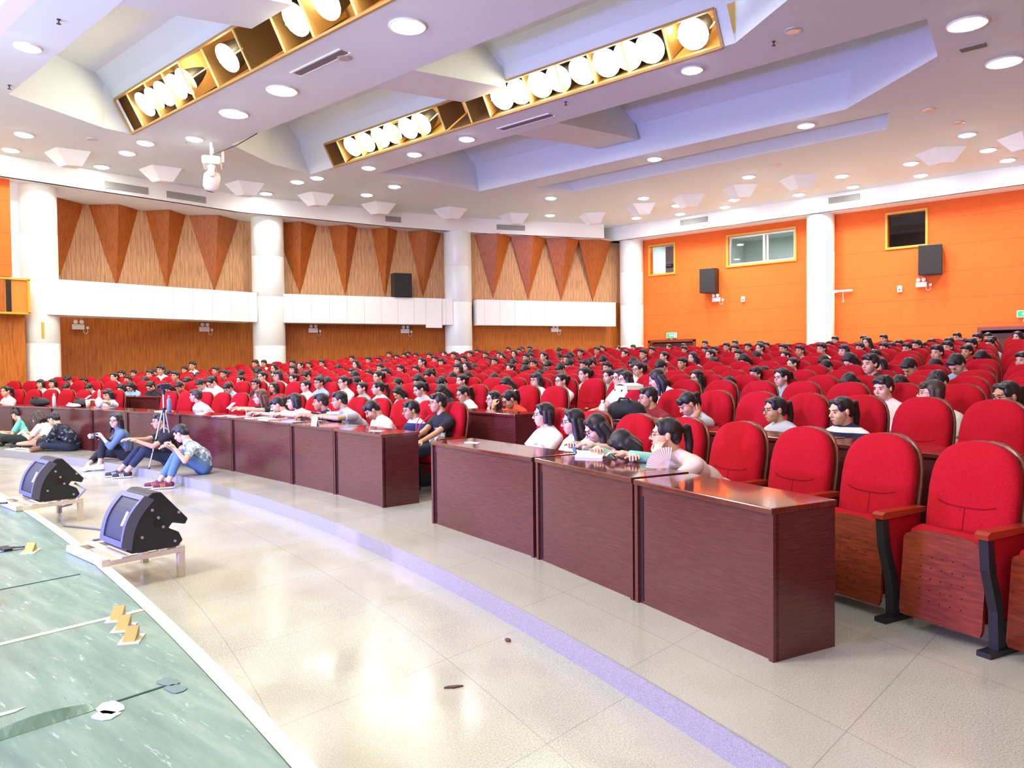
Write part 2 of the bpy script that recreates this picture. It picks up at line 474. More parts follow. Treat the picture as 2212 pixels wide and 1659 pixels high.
# bright vertical stage-lip face of the ceiling
b = MB(); b.box((XL, 3.6, L - 0.0), (XR, 3.85, L + 0.02)); b.box((XL, 2.2, L + 0.45), (XR, 3.6, L + 0.5)); b.box((XL, 3.55, L), (XR, 3.6, L + 0.5))
st(b.build('ceiling_stage_lip', M_WHITE)).name = 'ceiling_lip_2'
# ------------------------------------------------------------------ perimeter bulkhead
FZ = 6.5
FP = [(-23.0, 3.0), (-23.0, 12.5), (-22.4, 14.9), (-21.6, 17.7), (-20.5, 20.6), (-18.9, 23.6), (-17.9, 25.4), (-18.05, 26.2), (3.0, 26.2)]
FP = [(-23.0, 3.0), (-23.0, 12.5), (-21.6, 17.7), (-20.4, 20.8), (-17.75, 25.35)]
def wallstrip(b, pts, z0, z1, th):
    for (x0, y0), (x1, y1) in zip(pts[:-1], pts[1:]):
        d = Vector((x1 - x0, y1 - y0)); nrm = Vector((-d.y, d.x)).normalized() * th
        b.prism([(x0, y0), (x1, y1), (x1 + nrm.x, y1 + nrm.y), (x0 + nrm.x, y0 + nrm.y)], z0, z1)
b = MB(); wallstrip(b, FP, FZ, L, 0.12)
b.quad((-23.0, 3.0, FZ), (-17.75, 25.35, FZ), (-26.5, 27.4, FZ), (-26.5, 3.0, FZ))
b.v[-4:] = []; b.f.pop(); b.m.pop()
b.add([(x, y, FZ) for x, y in FP] + [(-17.75, 27.3, FZ), (-26.2, 27.3, FZ), (-26.2, 3.0, FZ)], [tuple(range(len(FP) + 3))])
st(b.build('trim_5', M_WHITE))
b = MB(); b.box((-18.4, 26.2, FZ), (XR, 26.3, L)); b.quad((-18.4, 26.2, FZ), (XR, 26.2, FZ), (XR, 27.1, FZ), (-18.4, 27.1, FZ))
b.quad((-18.4, 26.3, L + 0.0), (-18.4, 25.2, L), (-18.4, 25.2, FZ + 0.3), (-18.4, 26.3, FZ))
b.v[-4:] = []; b.f.pop(); b.m.pop()
st(b.build('trim_6', M_WHITE))
# ------------------------------------------------------------------ left side walls, wood
BAYS = [
    (((-25.45, 7.2), (-24.3, 13.6)), [(-25.5, 7.05), (-25.26, 8.67), (-25.03, 10.22), (-24.73, 11.55), (-24.37, 13.16)]),
    (((-23.95, 14.2), (-21.3, 20.3)), [(-23.93, 14.25), (-23.44, 15.89), (-22.95, 17.32), (-22.3, 18.6), (-21.5, 19.92)]),
    (((-20.85, 20.7), (-17.9, 27.0)), [(-20.75, 20.95), (-20.05, 22.28), (-19.35, 23.6), (-18.65, 24.85), (-18.0, 26.2)]),
]
for bi, (ln, vals) in enumerate(BAYS):
    (x0, y0), (x1, y1) = ln
    ang = math.atan2(y1 - y0, x1 - x0); ll = math.hypot(x1 - x0, y1 - y0)
    b = MB(); b.box((0, 0, 0.0), (ll, 0.12, 4.0))
    st(b.build('wall_left_lower', M_WOOD_O, loc=(x0, y0, 0), rot=(0, 0, ang))).name = 'wall_left'
    b = MB(); b.box((0, 0, 4.0), (ll, 0.12, FZ))
    st(b.build('wall_left_upper', M_WOOD_L, loc=(x0, y0, 0), rot=(0, 0, ang))).name = 'wall_left'
    d = Vector((x1 - x0, y1 - y0, 0)).normalized(); nrm = Vector((d.y, -d.x, 0))
    rots = ['leftmost', 'second from the left', 'third from the left', 'rightmost']
    bayn = ['left of the second column', 'between second and third columns', 'beside the orange wall'][bi]
    for k in range(4):
        a = Vector((*vals[k], 0)); c = Vector((*vals[k + 1], 0))
        mid = (a + c) / 2; t = (a + c) / 2 - Vector((x0, y0, 0)); foot = Vector((x0, y0, 0)) + d * t.dot(d)
        rp = foot + nrm * 0.58
        Tz = FZ - 0.005; tip = foot + nrm * 0.03; tip.z = 4.06
        A = Vector((a.x, a.y, Tz)) + nrm * 0.02; B = Vector((c.x, c.y, Tz)) + nrm * 0.02; Rr = Vector((rp.x, rp.y, Tz))
        A2 = A - nrm * 0.03; B2 = B - nrm * 0.03; t2 = tip - nrm * 0.03
        b = MB(); b.add([A, Rr, B, tip, A2, B2, t2], [(0, 1, 3), (1, 2, 3), (0, 4, 5, 2, 1), (0, 3, 6, 4), (2, 5, 6, 3), (4, 6, 5)])
        o = b.build('wood_relief', M_WOOD_D)
        tag(o, 'red-brown wooden wedge relief, %s, %s' % (rots[k], bayn), 'wall panel', 'wedge reliefs on the side wall')
# white balcony band panels
for i, (a, c, nm) in enumerate([((-23.2, 6.95), (-23.2, 13.15), 'left of the second column'), ((-22.98, 14.0), (-20.72, 19.75), 'between second and third columns'), ((-20.3, 20.6), (-17.62, 25.95), 'right of the third column')]):
    ang = math.atan2(c[1] - a[1], c[0] - a[0]); ll = math.hypot(c[0] - a[0], c[1] - a[1])
    b = MB(); b.box((0, 0, 2.98), (ll, (0.9, 0.7, 0.45)[i], 3.95))
    o = b.build('balcony_front', M_PANEL, loc=(a[0], a[1], 0), rot=(0, 0, ang))
    tag(o, 'long white panelled balcony front on the wood wall, ' + nm, 'balcony')
b = MB(); b.box((-0.32, -0.012, 2.86), (0.32, 0.012, 3.95))
o = b.build('loose_panel', M_PANEL, loc=(-20.98, 19.02, 0), rot=(0, 0, math.atan2(5.75, 2.26)))
tag(o, 'white panel slipped down below the balcony front edge near third column', 'panel')
# columns
for i, (x, y, r, lab) in enumerate([(-23.72, 6.92, 0.46, 'tall round white column at the far left'), (-23.45, 13.72, 0.53, 'tall round white column, second from the left'), (-20.95, 20.25, 0.52, 'tall round white column, third from the left'), (-17.35, 26.72, 0.48, 'tall round white column at the corner of wood and orange walls'), (-9.66, 26.72, 0.45, 'tall round white column standing against the orange wall')]):
    b = MB(); prof = []
    zs = [0.0, 2.2, 3.85, 5.2, 6.5]
    for a_, c_ in zip(zs[:-1], zs[1:]):
        prof += [(r - 0.006, a_), (r, a_ + 0.01), (r, c_ - 0.01), (r - 0.006, c_)]
    b.lathe(prof, 48); o = b.build('column', M_COL, smooth=False, loc=(x, y, 0))
    for p in o.data.polygons: p.use_smooth = abs(p.normal.z) < 0.5
    tag(o, lab, 'column', 'round white columns')
# left end: orange return wall, lower wood, organ-like vent box
b = MB(); b.box((-23.75, 3.0, 3.95), (-23.3, 6.16, 6.85)); st(b.build('wall_stage_side_upper', M_ORANGE)).name = 'wall_stage_side'
b = MB(); b.box((-23.75, 3.0, -0.13), (-23.3, 6.42, 3.0)); st(b.build('wall_stage_side_lower', M_WOOD_O)).name = 'wall_stage_side'
t = tag(empty('vent_box', (-22.9, 5.6, 2.97)), 'yellow framed wooden wall box with dark vertical fins at left edge', 'wall box')
b = MB(); b.box((-0.6, -1.2, 0), (0, 0.8, 0.88)); b.build('box_body', mat('amber_board', srgb(206, 130, 44), 0.5), t)
b = MB(); b.box((-0.62, -1.25, 0.86), (0.04, 0.84, 0.91)); b.box((-0.62, -1.25, -0.03), (0.04, 0.84, 0.02)); b.box((0, 0.78, 0), (0.04, 0.84, 0.88)); b.build('box_frame', M_YFRAME, t)
for k in range(3):
    y = -0.02 + k * 0.16
    b = MB(); b.box((0.0, y, 0.03), (0.035, y + 0.11, 0.85)); b.build('fin', M_SLIT if k != 1 else M_WOOD_D, t)
# ------------------------------------------------------------------ back wall with openings
def holes_wall(x0, x1, z0, z1, y, th, holes, m, name):
    xs_ = sorted({x0, x1} | {h[0] for h in holes} | {h[1] for h in holes}); zs_ = sorted({z0, z1} | {h[2] for h in holes} | {h[3] for h in holes})
    b = MB()
    for xa, xb in zip(xs_[:-1], xs_[1:]):
        for za, zb in zip(zs_[:-1], zs_[1:]):
            cx_, cz_ = (xa + xb) / 2, (za + zb) / 2
            if any(h[0] < cx_ < h[1] and h[2] < cz_ < h[3] for h in holes): continue
            b.box((xa, y, za), (xb, y + th, zb))
    return st(b.build(name, m))
HO = [(-16.62, -15.52, 5.08, 6.2), (-13.2, -10.66, 5.12, 6.2), (-7.58, -6.45, 5.18, 6.25), (-16.62, -14.68, 0.0, 2.3), (-4.9, -2.5, 0.0, 2.36)]
holes_wall(-18.2, XR, 0, FZ, 27.0, 0.2, HO, M_ORANGE, 'wall_back')
b = MB(); b.box((5.0, -1.0, KZ), (5.2, 27.2, L)); st(b.build('wall_right', M_WOOD_O))
b = MB(); b.box((-18.0, 26.93, 2.0), (-14.8, 27.0, 2.05)); b.box((-14.5, 26.93, 2.0), (-5.1, 27.0, 2.05)); b.box((-2.3, 26.93, 2.0), (XR, 27.0, 2.05))
st(b.build('trim_7', M_ORANGE))
def room(x0, x1, y0, y1, z0, z1, m, name):
    b = MB()
    b.quad((x0, y1, z0), (x1, y1, z0), (x1, y1, z1), (x0, y1, z1)); b.quad((x0, y0, z0), (x0, y1, z0), (x0, y1, z1), (x0, y0, z1))
    b.quad((x1, y0, z0), (x1, y1, z0), (x1, y1, z1), (x1, y0, z1)); b.quad((x0, y0, z0), (x1, y0, z0), (x1, y1, z0), (x0, y1, z0)); b.quad((x0, y0, z1), (x1, y0, z1), (x1, y1, z1), (x0, y1, z1))
    return st(b.build(name, m))
room(-17.1, -14.6, 27.2, 30.0, 4.2, 6.6, M_ROOMW, 'wall_booth_1')
room(-14.4, -9.8, 27.2, 31.0, 4.2, 6.6, M_ROOMW, 'wall_booth_2')
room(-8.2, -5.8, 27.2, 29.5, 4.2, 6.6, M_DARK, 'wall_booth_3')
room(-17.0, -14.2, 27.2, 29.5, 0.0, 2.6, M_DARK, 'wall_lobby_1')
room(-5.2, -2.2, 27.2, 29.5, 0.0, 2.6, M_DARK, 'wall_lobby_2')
def lampb(name, loc, e, c=(0.95, 1, 1), s=0.6):
    o = lamp(name, 'AREA', loc, (loc[0], loc[1], 0), e, c, s); return o
lampb('booth_lamp', (-15.9, 28.6, 6.5), 60); lampb('booth_lamp', (-12.6, 29.0, 6.5), 60)
def frame(x0, x1, z0, z1, y, w_, d, m, name, parent):
    b = MB(); b.box((x0 - w_, y - d, z0 - w_), (x1 + w_, y, z0)); b.box((x0 - w_, y - d, z1), (x1 + w_, y, z1 + w_)); b.box((x0 - w_, y - d, z0), (x0, y, z1)); b.box((x1, y - d, z0), (x1 + w_, y, z1))
    return b.build(name, m, parent)
for i, (h, lab) in enumerate(zip(HO[:3], ['small bright projection window at the left of orange wall', 'wide sliding booth window with aluminium frame and pale room behind', 'square dark booth window above the right loudspeaker'])):
    t = tag(empty('window_%d' % (i + 1), ((h[0] + h[1]) / 2, 27.0, h[2])), kind='structure'); t['label'] = lab; t['category'] = 'window'
    ox, oz = (h[0] + h[1]) / 2, h[2]
    frame(h[0] - ox, h[1] - ox, 0, h[3] - oz, 0.0, 0.07, 0.05, M_YFRAME, 'window_frame', t)
    if i == 1:
        f = frame(h[0] - ox + 0.07, h[1] - ox - 0.07, 0.07, h[3] - oz - 0.07, 0.12, 0.07, 0.05, M_ALU, 'window_sash', t)
        b = MB(); b.box((0.06, 0.05, 0.05), (0.14, 0.12, 1.03)); b.box((0.18, 0.1, 0.05), (0.25, 0.15, 1.03)); b.build('sash_rail', M_WHITEP, t)
        b = MB(); b.box((-1.2, 0.08, 0.06), (0.08, 0.086, 1.02)); b.build('pane', M_GLASS, t)
    if i == 2:
        b = MB(); b.box((-0.55, 0.1, 0.02), (0.55, 0.106, 1.05)); b.build('pane', M_GLASS, t)
b = MB(); b.box((-16.5, 28.0, 4.3), (-16.0, 28.1, 6.3)); tag(b.build('booth_cabinet', mat('grey_board', srgb(130, 118, 112), 0.6)), 'grey brown board standing inside the left projection window', 'board')
b = MB(); b.box((-12.2, 30.9, 4.4), (-11.4, 30.98, 6.0)); tag(b.build('booth_screen', mat('pale_panel', srgb(225, 240, 238), 0.5)), 'pale blank board on the wall behind the sliding window', 'board')
b = MB(); b.box((-10.9, 30.6, 4.3), (-10.2, 30.7, 5.7)); b.box((-10.85, 30.55, 5.6), (-10.2, 30.62, 5.75)); tag(b.build('booth_door', mat('dark_brown_door', srgb(80, 40, 34), 0.5)), 'dark brown inner door seen through the sliding window', 'door')
for i, (h, lab) in enumerate([(HO[3], 'dark open doorway with brown frame at left of orange wall'), (HO[4], 'dark brown framed doorway at right end of orange wall')]):
    t = tag(empty('door_%d' % (i + 1), ((h[0] + h[1]) / 2, 27.0, 0)), kind='structure'); t['label'] = lab; t['category'] = 'door'
    ww = (h[1] - h[0]) / 2
    b = MB(); b.box((-ww - 0.1, -0.06, 2.3 if i == 0 else 2.36), (ww + 0.1, 0.0, 2.4 if i == 0 else 2.46)); b.box((-ww - 0.1, -0.06, 0), (-ww, 0, 2.36)); b.box((ww, -0.06, 0), (ww + 0.1, 0, 2.36))
    b.build('door_frame', mat('brown_door_frame', srgb(120, 52, 22) if i == 0 else srgb(70, 30, 26), 0.4), t)
    b = MB(); b.box((-ww + 0.02, 0.12, 0), (-0.01, 0.18, 2.26)); b.box((0.01, 0.12, 0), (ww - 0.02, 0.18, 2.26)); b.build('door_leaf', mat('dark_brown_door', srgb(80, 40, 34), 0.5), t)
# camcorder in the left window
t = tag(empty('camcorder', (-15.7, 27.35, 5.4)), 'dark camcorder pointing out of the left projection window', 'camera')
b = MB(); b.box((-0.12, -0.05, -0.07), (0.25, 0.12, 0.08)); rounded(b.build('camera_body', M_BLACKP, t), 0.02)
b = MB(); b.tube([(-0.12, 0.0, 0), (-0.36, -0.05, 0)], 0.085, 16); b.build('lens', M_BLACKP, t)
b = MB(); b.tube([(0.1, 0.03, -0.07), (0.16, 0.05, -1.2)], 0.03, 8); b.build('stand', M_BLACKP, t)
# ------------------------------------------------------------------ wall devices
def speaker(x, y, z, w_, h, d, rz, lab):
    t = tag(empty('wall_speaker', (x, y, z), rz), lab, 'speaker', 'black wall loudspeakers')
    b = MB(); b.box((-w_ / 2, -d, 0), (w_ / 2, 0, h)); rounded(b.build('cabinet', M_BLACKP, t), 0.01)
    b = MB(); b.box((-w_ / 2 + 0.02, -d - 0.015, 0.02), (w_ / 2 - 0.02, -d, h - 0.02)); b.build('grille', M_BLACK, t)
    return t
speaker(-13.9, 26.97, 4.12, 0.62, 0.92, 0.45, 0.15, 'black loudspeaker on the orange wall below the sliding window')
speaker(-6.3, 26.97, 4.16, 0.66, 0.92, 0.45, 0.2, 'black loudspeaker on the orange wall below the dark window')
t = speaker(-21.75, 18.05, 3.952, 0.68, 0.87, 0.4, math.atan2(5.75, 2.26), 'black loudspeaker standing on the white balcony front')
def emergency(x, y, z, rz, lab, cable=1):
    t = tag(empty('emergency_light', (x, y, z), rz), lab, 'emergency light', 'twin-head emergency lights')
    b = MB(); b.box((-0.16, -0.09, -0.16), (0.16, 0, 0.0)); rounded(b.build('battery_box', M_WHITEP, t), 0.01)
    for sx in (-0.08, 0.08):
        b = MB(); b.tube([(sx, -0.04, 0.075), (sx, -0.13, 0.065)], [0.045, 0.06], 14); b.build('lamp_head', M_WHITEP, t)
    b = MB(); b.box((0.21, -0.03, -0.14), (0.29, 0, -0.06)); b.build('socket', M_WHITEP, t)
    b = MB(); b.tube([(0.25, -0.03, -0.13), (0.25, -0.05, -0.24), (0.2, -0.05, -0.28), (0.14, -0.05, -0.24), (0.13, -0.04, -0.16)], 0.007, 6); b.build('cable', M_WHITEP, t)
a1, a2, a3 = math.atan2(6.4, 1.15), math.atan2(6.1, 2.65), math.atan2(6.3, 2.95)
emergency(-25.2, 8.35, 2.84, a1, 'twin-head emergency light on wood wall beside the leftmost column')
emergency(-24.55, 11.97, 2.84, a1, 'twin-head emergency light on wood wall just left of second column')
emergency(-23.38, 15.4, 2.84, a2, 'twin-head emergency light on wood wall just right of second column')
emergency(-22.05, 18.51, 2.84, a2, 'twin-head emergency light on wood wall just left of third column')
emergency(-19.28, 24.0, 2.92, a3, 'twin-head emergency light on wood wall right of third column')
emergency(-13.67, 26.98, 3.95, 0, 'twin-head emergency light under the left speaker on orange wall')
emergency(-6.55, 26.98, 3.97, 0, 'twin-head emergency light under the right speaker on orange wall')
M_EXIT = mat('green_exit_face', srgb(20, 150, 90), 0.5, emit=0.8, ecol=srgb(30, 190, 110)); M_EXITW = mat('white_exit_mark', srgb(220, 255, 240), 0.5, emit=1.6, ecol=srgb(200, 255, 235))
for x, z, lab in ((-15.62, 2.47, 'green exit sign above the left dark doorway'), (-3.75, 2.72, 'green exit sign above the right dark doorway')):
    t = tag(empty('exit_sign', (x, 26.98, z)), lab, 'exit sign')
    b = MB(); b.box((-0.22, -0.06, -0.01), (0.22, 0, 0.2)); b.build('sign_case', M_WHITEP, t)
    b = MB(); b.box((-0.2, -0.066, 0.01), (0.2, -0.06, 0.18)); b.build('sign_face', M_EXIT, t)
    b = MB()
    b.extr([(-0.1, -0.067, 0.095), (-0.04, -0.067, 0.15), (-0.04, -0.067, 0.12), (0.1, -0.067, 0.12), (0.1, -0.067, 0.07), (-0.04, -0.067, 0.07), (-0.04, -0.067, 0.04)], (0, -0.004, 0))
    b.ell((0.15, -0.068, 0.14), (0.014, 0.004, 0.014)); b.extr([(0.13, -0.067, 0.03), (0.145, -0.067, 0.03), (0.155, -0.067, 0.07), (0.17, -0.067, 0.03), (0.185, -0.067, 0.03), (0.17, -0.067, 0.12), (0.14, -0.067, 0.12)], (0, -0.004, 0))
    b.build('running_man_mark', M_EXITW, t)
    b = MB(); b.box((-0.06, -0.03, -0.14), (0.04, 0, -0.05)); b.build('socket', M_WHITEP, t)
for x, z, lab in ((-12.6, 3.82, 'small white call point with dark centre right of left speaker'), (-7.2, 3.8, 'small white call point with dark centre left of right speaker')):
    t = tag(empty('call_point', (x, 26.98, z)), lab, 'wall device')
    b = MB(); b.box((-0.07, -0.04, -0.1), (0.07, 0, 0.1)); b.build('case', M_WHITEP, t)
    b = MB(); b.box((-0.025, -0.045, -0.05), (0.025, -0.04, 0.0)); b.build('button', mat('brown_plastic', srgb(90, 60, 40), 0.5), t)
t = tag(empty('wall_bracket_lamp', (-8.95, 26.98, 3.86)), 'short white tube fitting with hanging cord right of the column', 'wall light')
b = MB(); b.tube([(-0.2, -0.06, 0), (0.28, -0.06, 0)], 0.035, 10); b.build('tube', M_WHITEP, t)
b = MB(); b.box((-0.32, -0.05, -0.05), (-0.22, 0, 0.05)); b.build('socket', M_WHITEP, t)
b = MB(); b.tube([(-0.03, -0.05, -0.02), (-0.03, -0.05, -0.2), (-0.02, -0.05, -0.34)], 0.008, 6); b.ell((-0.02, -0.05, -0.36), (0.025, 0.02, 0.03)); b.build('cord', M_WHITEP, t)
b = MB(); b.box((-0.03, -0.06, -0.22), (0.03, 0, 0.22)); tag(b.build('switch_box', M_YFRAME, loc=(-23.28, 6.86, 2.55)), 'narrow yellow box fixed on the leftmost white column', 'wall box')
# air grilles on the bulkhead
for i, (x, y, z, ln_, rz, lab) in enumerate([(-22.99, 9.0, 6.6, 1.2, PI / 2, 'grey air grille on white bulkhead, leftmost of all'), (-22.99, 10.75, 6.6, 1.2, PI / 2, 'grey air grille on white bulkhead, second from the left'), (-21.7, 17.4, 6.66, 1.15, math.atan2(3.1, 1.2), 'grey air grille on bulkhead just left of third column'), (-19.74, 21.95, 6.66, 1.15, math.atan2(4.55, 2.65), 'grey air grille on bulkhead right of third column'), (-14.2, 26.19, 6.74, 1.15, 0, 'grey air grille on bright bulkhead above the sliding window'), (-8.7, 26.19, 6.74, 1.0, 0, 'grey air grille on bright bulkhead right of the orange wall column')]):
    b = MB(); b.box((-ln_ / 2, -0.02, 0), (ln_ / 2, 0.02, 0.2))
    tag(b.build('air_grille', M_GRILLE, loc=(x, y, z), rot=(0, 0, rz)), lab, 'air grille', 'bulkhead air grilles')
for x, y, ln_, lab in ((-11.97, 8.13, 1.5, 'long grey ceiling air slot between first and second light slots'), (-11.5, 13.33, 1.5, 'thin dark ceiling air slot behind the second light slot')):
    t = tag(empty('ceiling_air_slot', (x, y, L)), lab, 'air grille')
    b = MB(); b.box((-ln_ / 2, -0.09, -0.015), (ln_ / 2, 0.09, 0)); b.build('slot_grille', mat('shadow_grey', srgb(120, 112, 112), 0.7), t)  # plain even grey for the air slot grille
    b = MB(); b.box((-ln_ / 2 - 0.04, -0.13, -0.02), (ln_ / 2 + 0.04, -0.09, 0)); b.box((-ln_ / 2 - 0.04, 0.09, -0.02), (ln_ / 2 + 0.04, 0.13, 0)); b.build('slot_rim', M_WHITE, t)
b = MB(); b.box((-0.2, -0.1, -0.02), (0.2, 0.1, 0)); tag(b.build('ceiling_vent', M_GRILLE, loc=(-3.0, 15.7, L)), 'small grey vent near two bright downlights at right', 'air grille')
# downward pointing faceted reflectors along the ceiling edge
PYR = [(-21.55, 7.0, 'leftmost'), (-21.55, 9.35, 'second from the left'), (-21.5, 11.85, 'third from the left'), (-21.25, 14.2, 'fourth from the left'), (-20.95, 16.5, 'fifth from the left'), (-19.85, 18.85, 'sixth from the left'), (-18.95, 21.25, 'seventh from the left'), (-16.85, 23.3, 'eighth from the left'), (-14.65, 23.15, 'ninth from the left'), (-12.75, 23.1, 'tenth from the left'), (-10.85, 23.0, 'eleventh from the left'), (-9.0, 23.1, 'twelfth from the left'), (-5.1, 22.8, 'second from the right'), (-3.2, 22.75, 'rightmost')]
pmesh = None
for x, y, o_ in PYR:
    if pmesh is None:
        b = MB(); s_ = 0.62; q = 0.3; dz = -0.34
        v = [(-s_, 0, 0), (0, -s_ * 0.75, 0), (s_, 0, 0), (0, s_ * 0.75, 0), (-q, 0.12, dz), (0, -q * 0.55 + 0.12, dz), (q, 0.12, dz), (0, q * 0.75 + 0.12, dz)]
        b.add(v, [(0, 1, 5, 4), (1, 2, 6, 5), (2, 3, 7, 6), (3, 0, 4, 7), (4, 5, 6, 7)])
        o = b.build('ceiling_reflector', M_WHITE); pmesh = o.data
    else:
        o = bpy.data.objects.new('ceiling_reflector', pmesh); sc.collection.objects.link(o)
    o.location = (x, y, L + 0.001)
    o.rotation_euler = (0, 0, math.radians(40 if y < 20 else (20 if x < -17 else 0)))
    tag(o, 'white faceted ceiling reflector, %s of the row along the ceiling edge' % o_, 'ceiling panel', 'faceted reflectors near the ceiling edge')
# ------------------------------------------------------------------ ceiling downlights
M_LENS = mat('lit_lamp_lens', (1, 1, 1, 1), 0.5, emit=60, ecol=(1.0, 0.98, 0.93, 1))
DL = [(-9.63, 8.24), (-13.7, 8.41), (-15.71, 8.44), (-20.63, 5.78), (-22.3, 5.94), (-19.3, 8.03), (-20.53, 8.07), (-22.4, 8.12), (-18.11, 8.7), (-22.18, 12.96), (-20.13, 12.81), (-19.3, 12.95), (-17.3, 13.3), (-20.07, 15.34), (-18.53, 15.23), (-15.34, 13.3), (-13.38, 13.3), (-7.16, 13.16), (-6.88, 18.1), (-11.02, 18.15), (-16.12, 19.95), (-18.0, 22.22), (-13.9, 22.17), (-13.71, 24.05), (-10.04, 21.88), (-11.81, 24.6), (-7.96, 23.77), (-6.03, 23.66), (-4.25, 21.65), (-4.15, 23.62), (-3.96, 25.2), (-9.89, 25.4), (-2.86, 14.53), (-2.71, 16.87), (-16.0, 25.0), (-14.4, 25.5), (-12.6, 25.5), (-8.2, 25.5), (-6.2, 25.4), (-20.6, 4.4), (-15.0, 4.3), (-9.6, 4.3), (-1.5, 8.2), (-1.2, 20.0)]
BIG = {0, 1, 2, 32, 33}
proto = None
dlname = {0: 'nearest big round downlight at the top of the picture', 1: 'second big downlight between the two long light slots', 2: 'third big downlight between the two long light slots', 32: 'big oval-looking downlight at the top right corner', 33: 'big downlight below the top right one'}
ordn = ['first', 'second', 'third', 'fourth', 'fifth', 'sixth', 'seventh', 'eighth', 'ninth', 'tenth', 'eleventh', 'twelfth', 'thirteenth', 'fourteenth', 'fifteenth', 'sixteenth', 'seventeenth', 'eighteenth', 'nineteenth', 'twentieth']
def ordw(i):
    if i < 20: return ordn[i]
    tens = ['twenty', 'thirty', 'forty', 'fifty', 'sixty'][(i + 1) // 10 - 2]
    u = (i + 1) % 10
    return (tens + '-' + ordn[u - 1]) if u else {20: 'twentieth', 30: 'thirtieth', 40: 'fortieth', 50: 'fiftieth', 60: 'sixtieth'}[i + 1]
rowsd = {}
for i, (x, y) in enumerate(DL):
    t = empty('downlight', (x, y, L))
    if proto is None:
        b = MB(); b.tube([(0.19 * math.cos(2 * PI * k / 28), 0.19 * math.sin(2 * PI * k / 28), -0.012) for k in range(29)], 0.02, 6, 0, False); r_ = b.build('rim', M_WHITEP, t)
        b = MB(); b.lathe([(0.17, -0.002), (0.165, -0.02), (0.14, -0.045), (0.08, -0.062), (0.01, -0.068)], 28); l_ = b.build('lens', M_LENS, t)
        proto = (r_, l_)
    else:
        for p_ in proto:
            c = p_.copy(); sc.collection.objects.link(c); c.parent = t
    if i in BIG: t.scale = (1.5, 1.5, 1)
    key = int(y // 2.6)
    rowsd.setdefault(key, []).append(i)
    t['category'] = 'downlight'; t['group'] = 'round ceiling downlights'
    sp_ = lamp('downlight_beam', 'SPOT', (x, y, L - 0.1), (x, y, 0), 190 if y < 20 else (340 if (y > 23.4 and x > -16.5) else 240), (1.0, 0.975, 0.93), 0.16, math.radians(150), 0.9)
    sp_.parent = t; sp_.matrix_parent_inverse = Matrix(); sp_.location = (0, 0, -0.1); sp_.rotation_euler = (0, 0, 0)
ks = sorted(rowsd)
objs = [o for o in sc.objects if o.name.startswith('downlight') and o.type == 'EMPTY']
objs.sort(key=lambda o: (o.name != 'downlight', o.name))
for kk, key in enumerate(ks):
    ids = sorted(rowsd[key], key=lambda i: DL[i][0])
    for j, i in enumerate(ids):
        objs[i]['label'] = dlname.get(i, 'round bright ceiling downlight, %s from the left in the %s line from the stage' % (ordw(j), ordw(kk)))
# small unlit fittings
for x, y, lab in ((-5.08, 12.78, 'unlit round fitting on the pale triangular ceiling facet at top'), (-4.45, 18.9, 'unlit round fitting on the pale triangular ceiling facet at right'), (-4.2, 20.4, 'small unlit ceiling ring right of the big white facet'), (-8.9, 21.2, 'small unlit ceiling ring above the faceted reflectors'), (-11.45, 8.3, 'small unlit ceiling fitting beside the long air slot'), (-19.9, 7.0, 'small unlit ceiling fitting left of the first light slot'), (-20.2, 10.4, 'small unlit ceiling ring near the hanging moving light')):
    b = MB(); b.lathe([(0.05, -0.02), (0.06, 0.0), (0.13, 0.0), (0.13, -0.02), (0.1, -0.03)], 20); b.lathe([(0.001, -0.025), (0.05, -0.025), (0.05, -0.01), (0.001, -0.01)], 16, 0)
    tag(b.build('ceiling_fitting', M_ALU, loc=(x, y, L)), lab, 'ceiling light', 'unlit ceiling fittings')
for x, y, lab in ((-13.47, 4.3, 'tiny dark sprinkler on the lavender ceiling strip, upper one'), (-17.28, 4.61, 'tiny dark sprinkler on the lavender ceiling strip, lower one'), (-5.5, 13.0, 'tiny dark sprinkler on the facet right of the second slot'), (-9.99, 12.9, 'tiny dark sprinkler just behind the second light slot'), (-18.3, 8.6, 'tiny dark sprinkler near the hanging moving light')):
    b = MB(); b.tube([(0, 0, 0), (0, 0, -0.07)], 0.012, 8); b.lathe([(0.001, -0.075), (0.035, -0.075), (0.035, -0.07), (0.001, -0.07)], 12); b.lathe([(0.001, -0.01), (0.03, -0.01), (0.03, 0), (0.001, 0)], 12)
    tag(b.build('sprinkler', mat('dark_bronze', srgb(70, 66, 70), 0.4, 0.5), loc=(x, y, L)), lab, 'sprinkler', 'ceiling sprinklers')
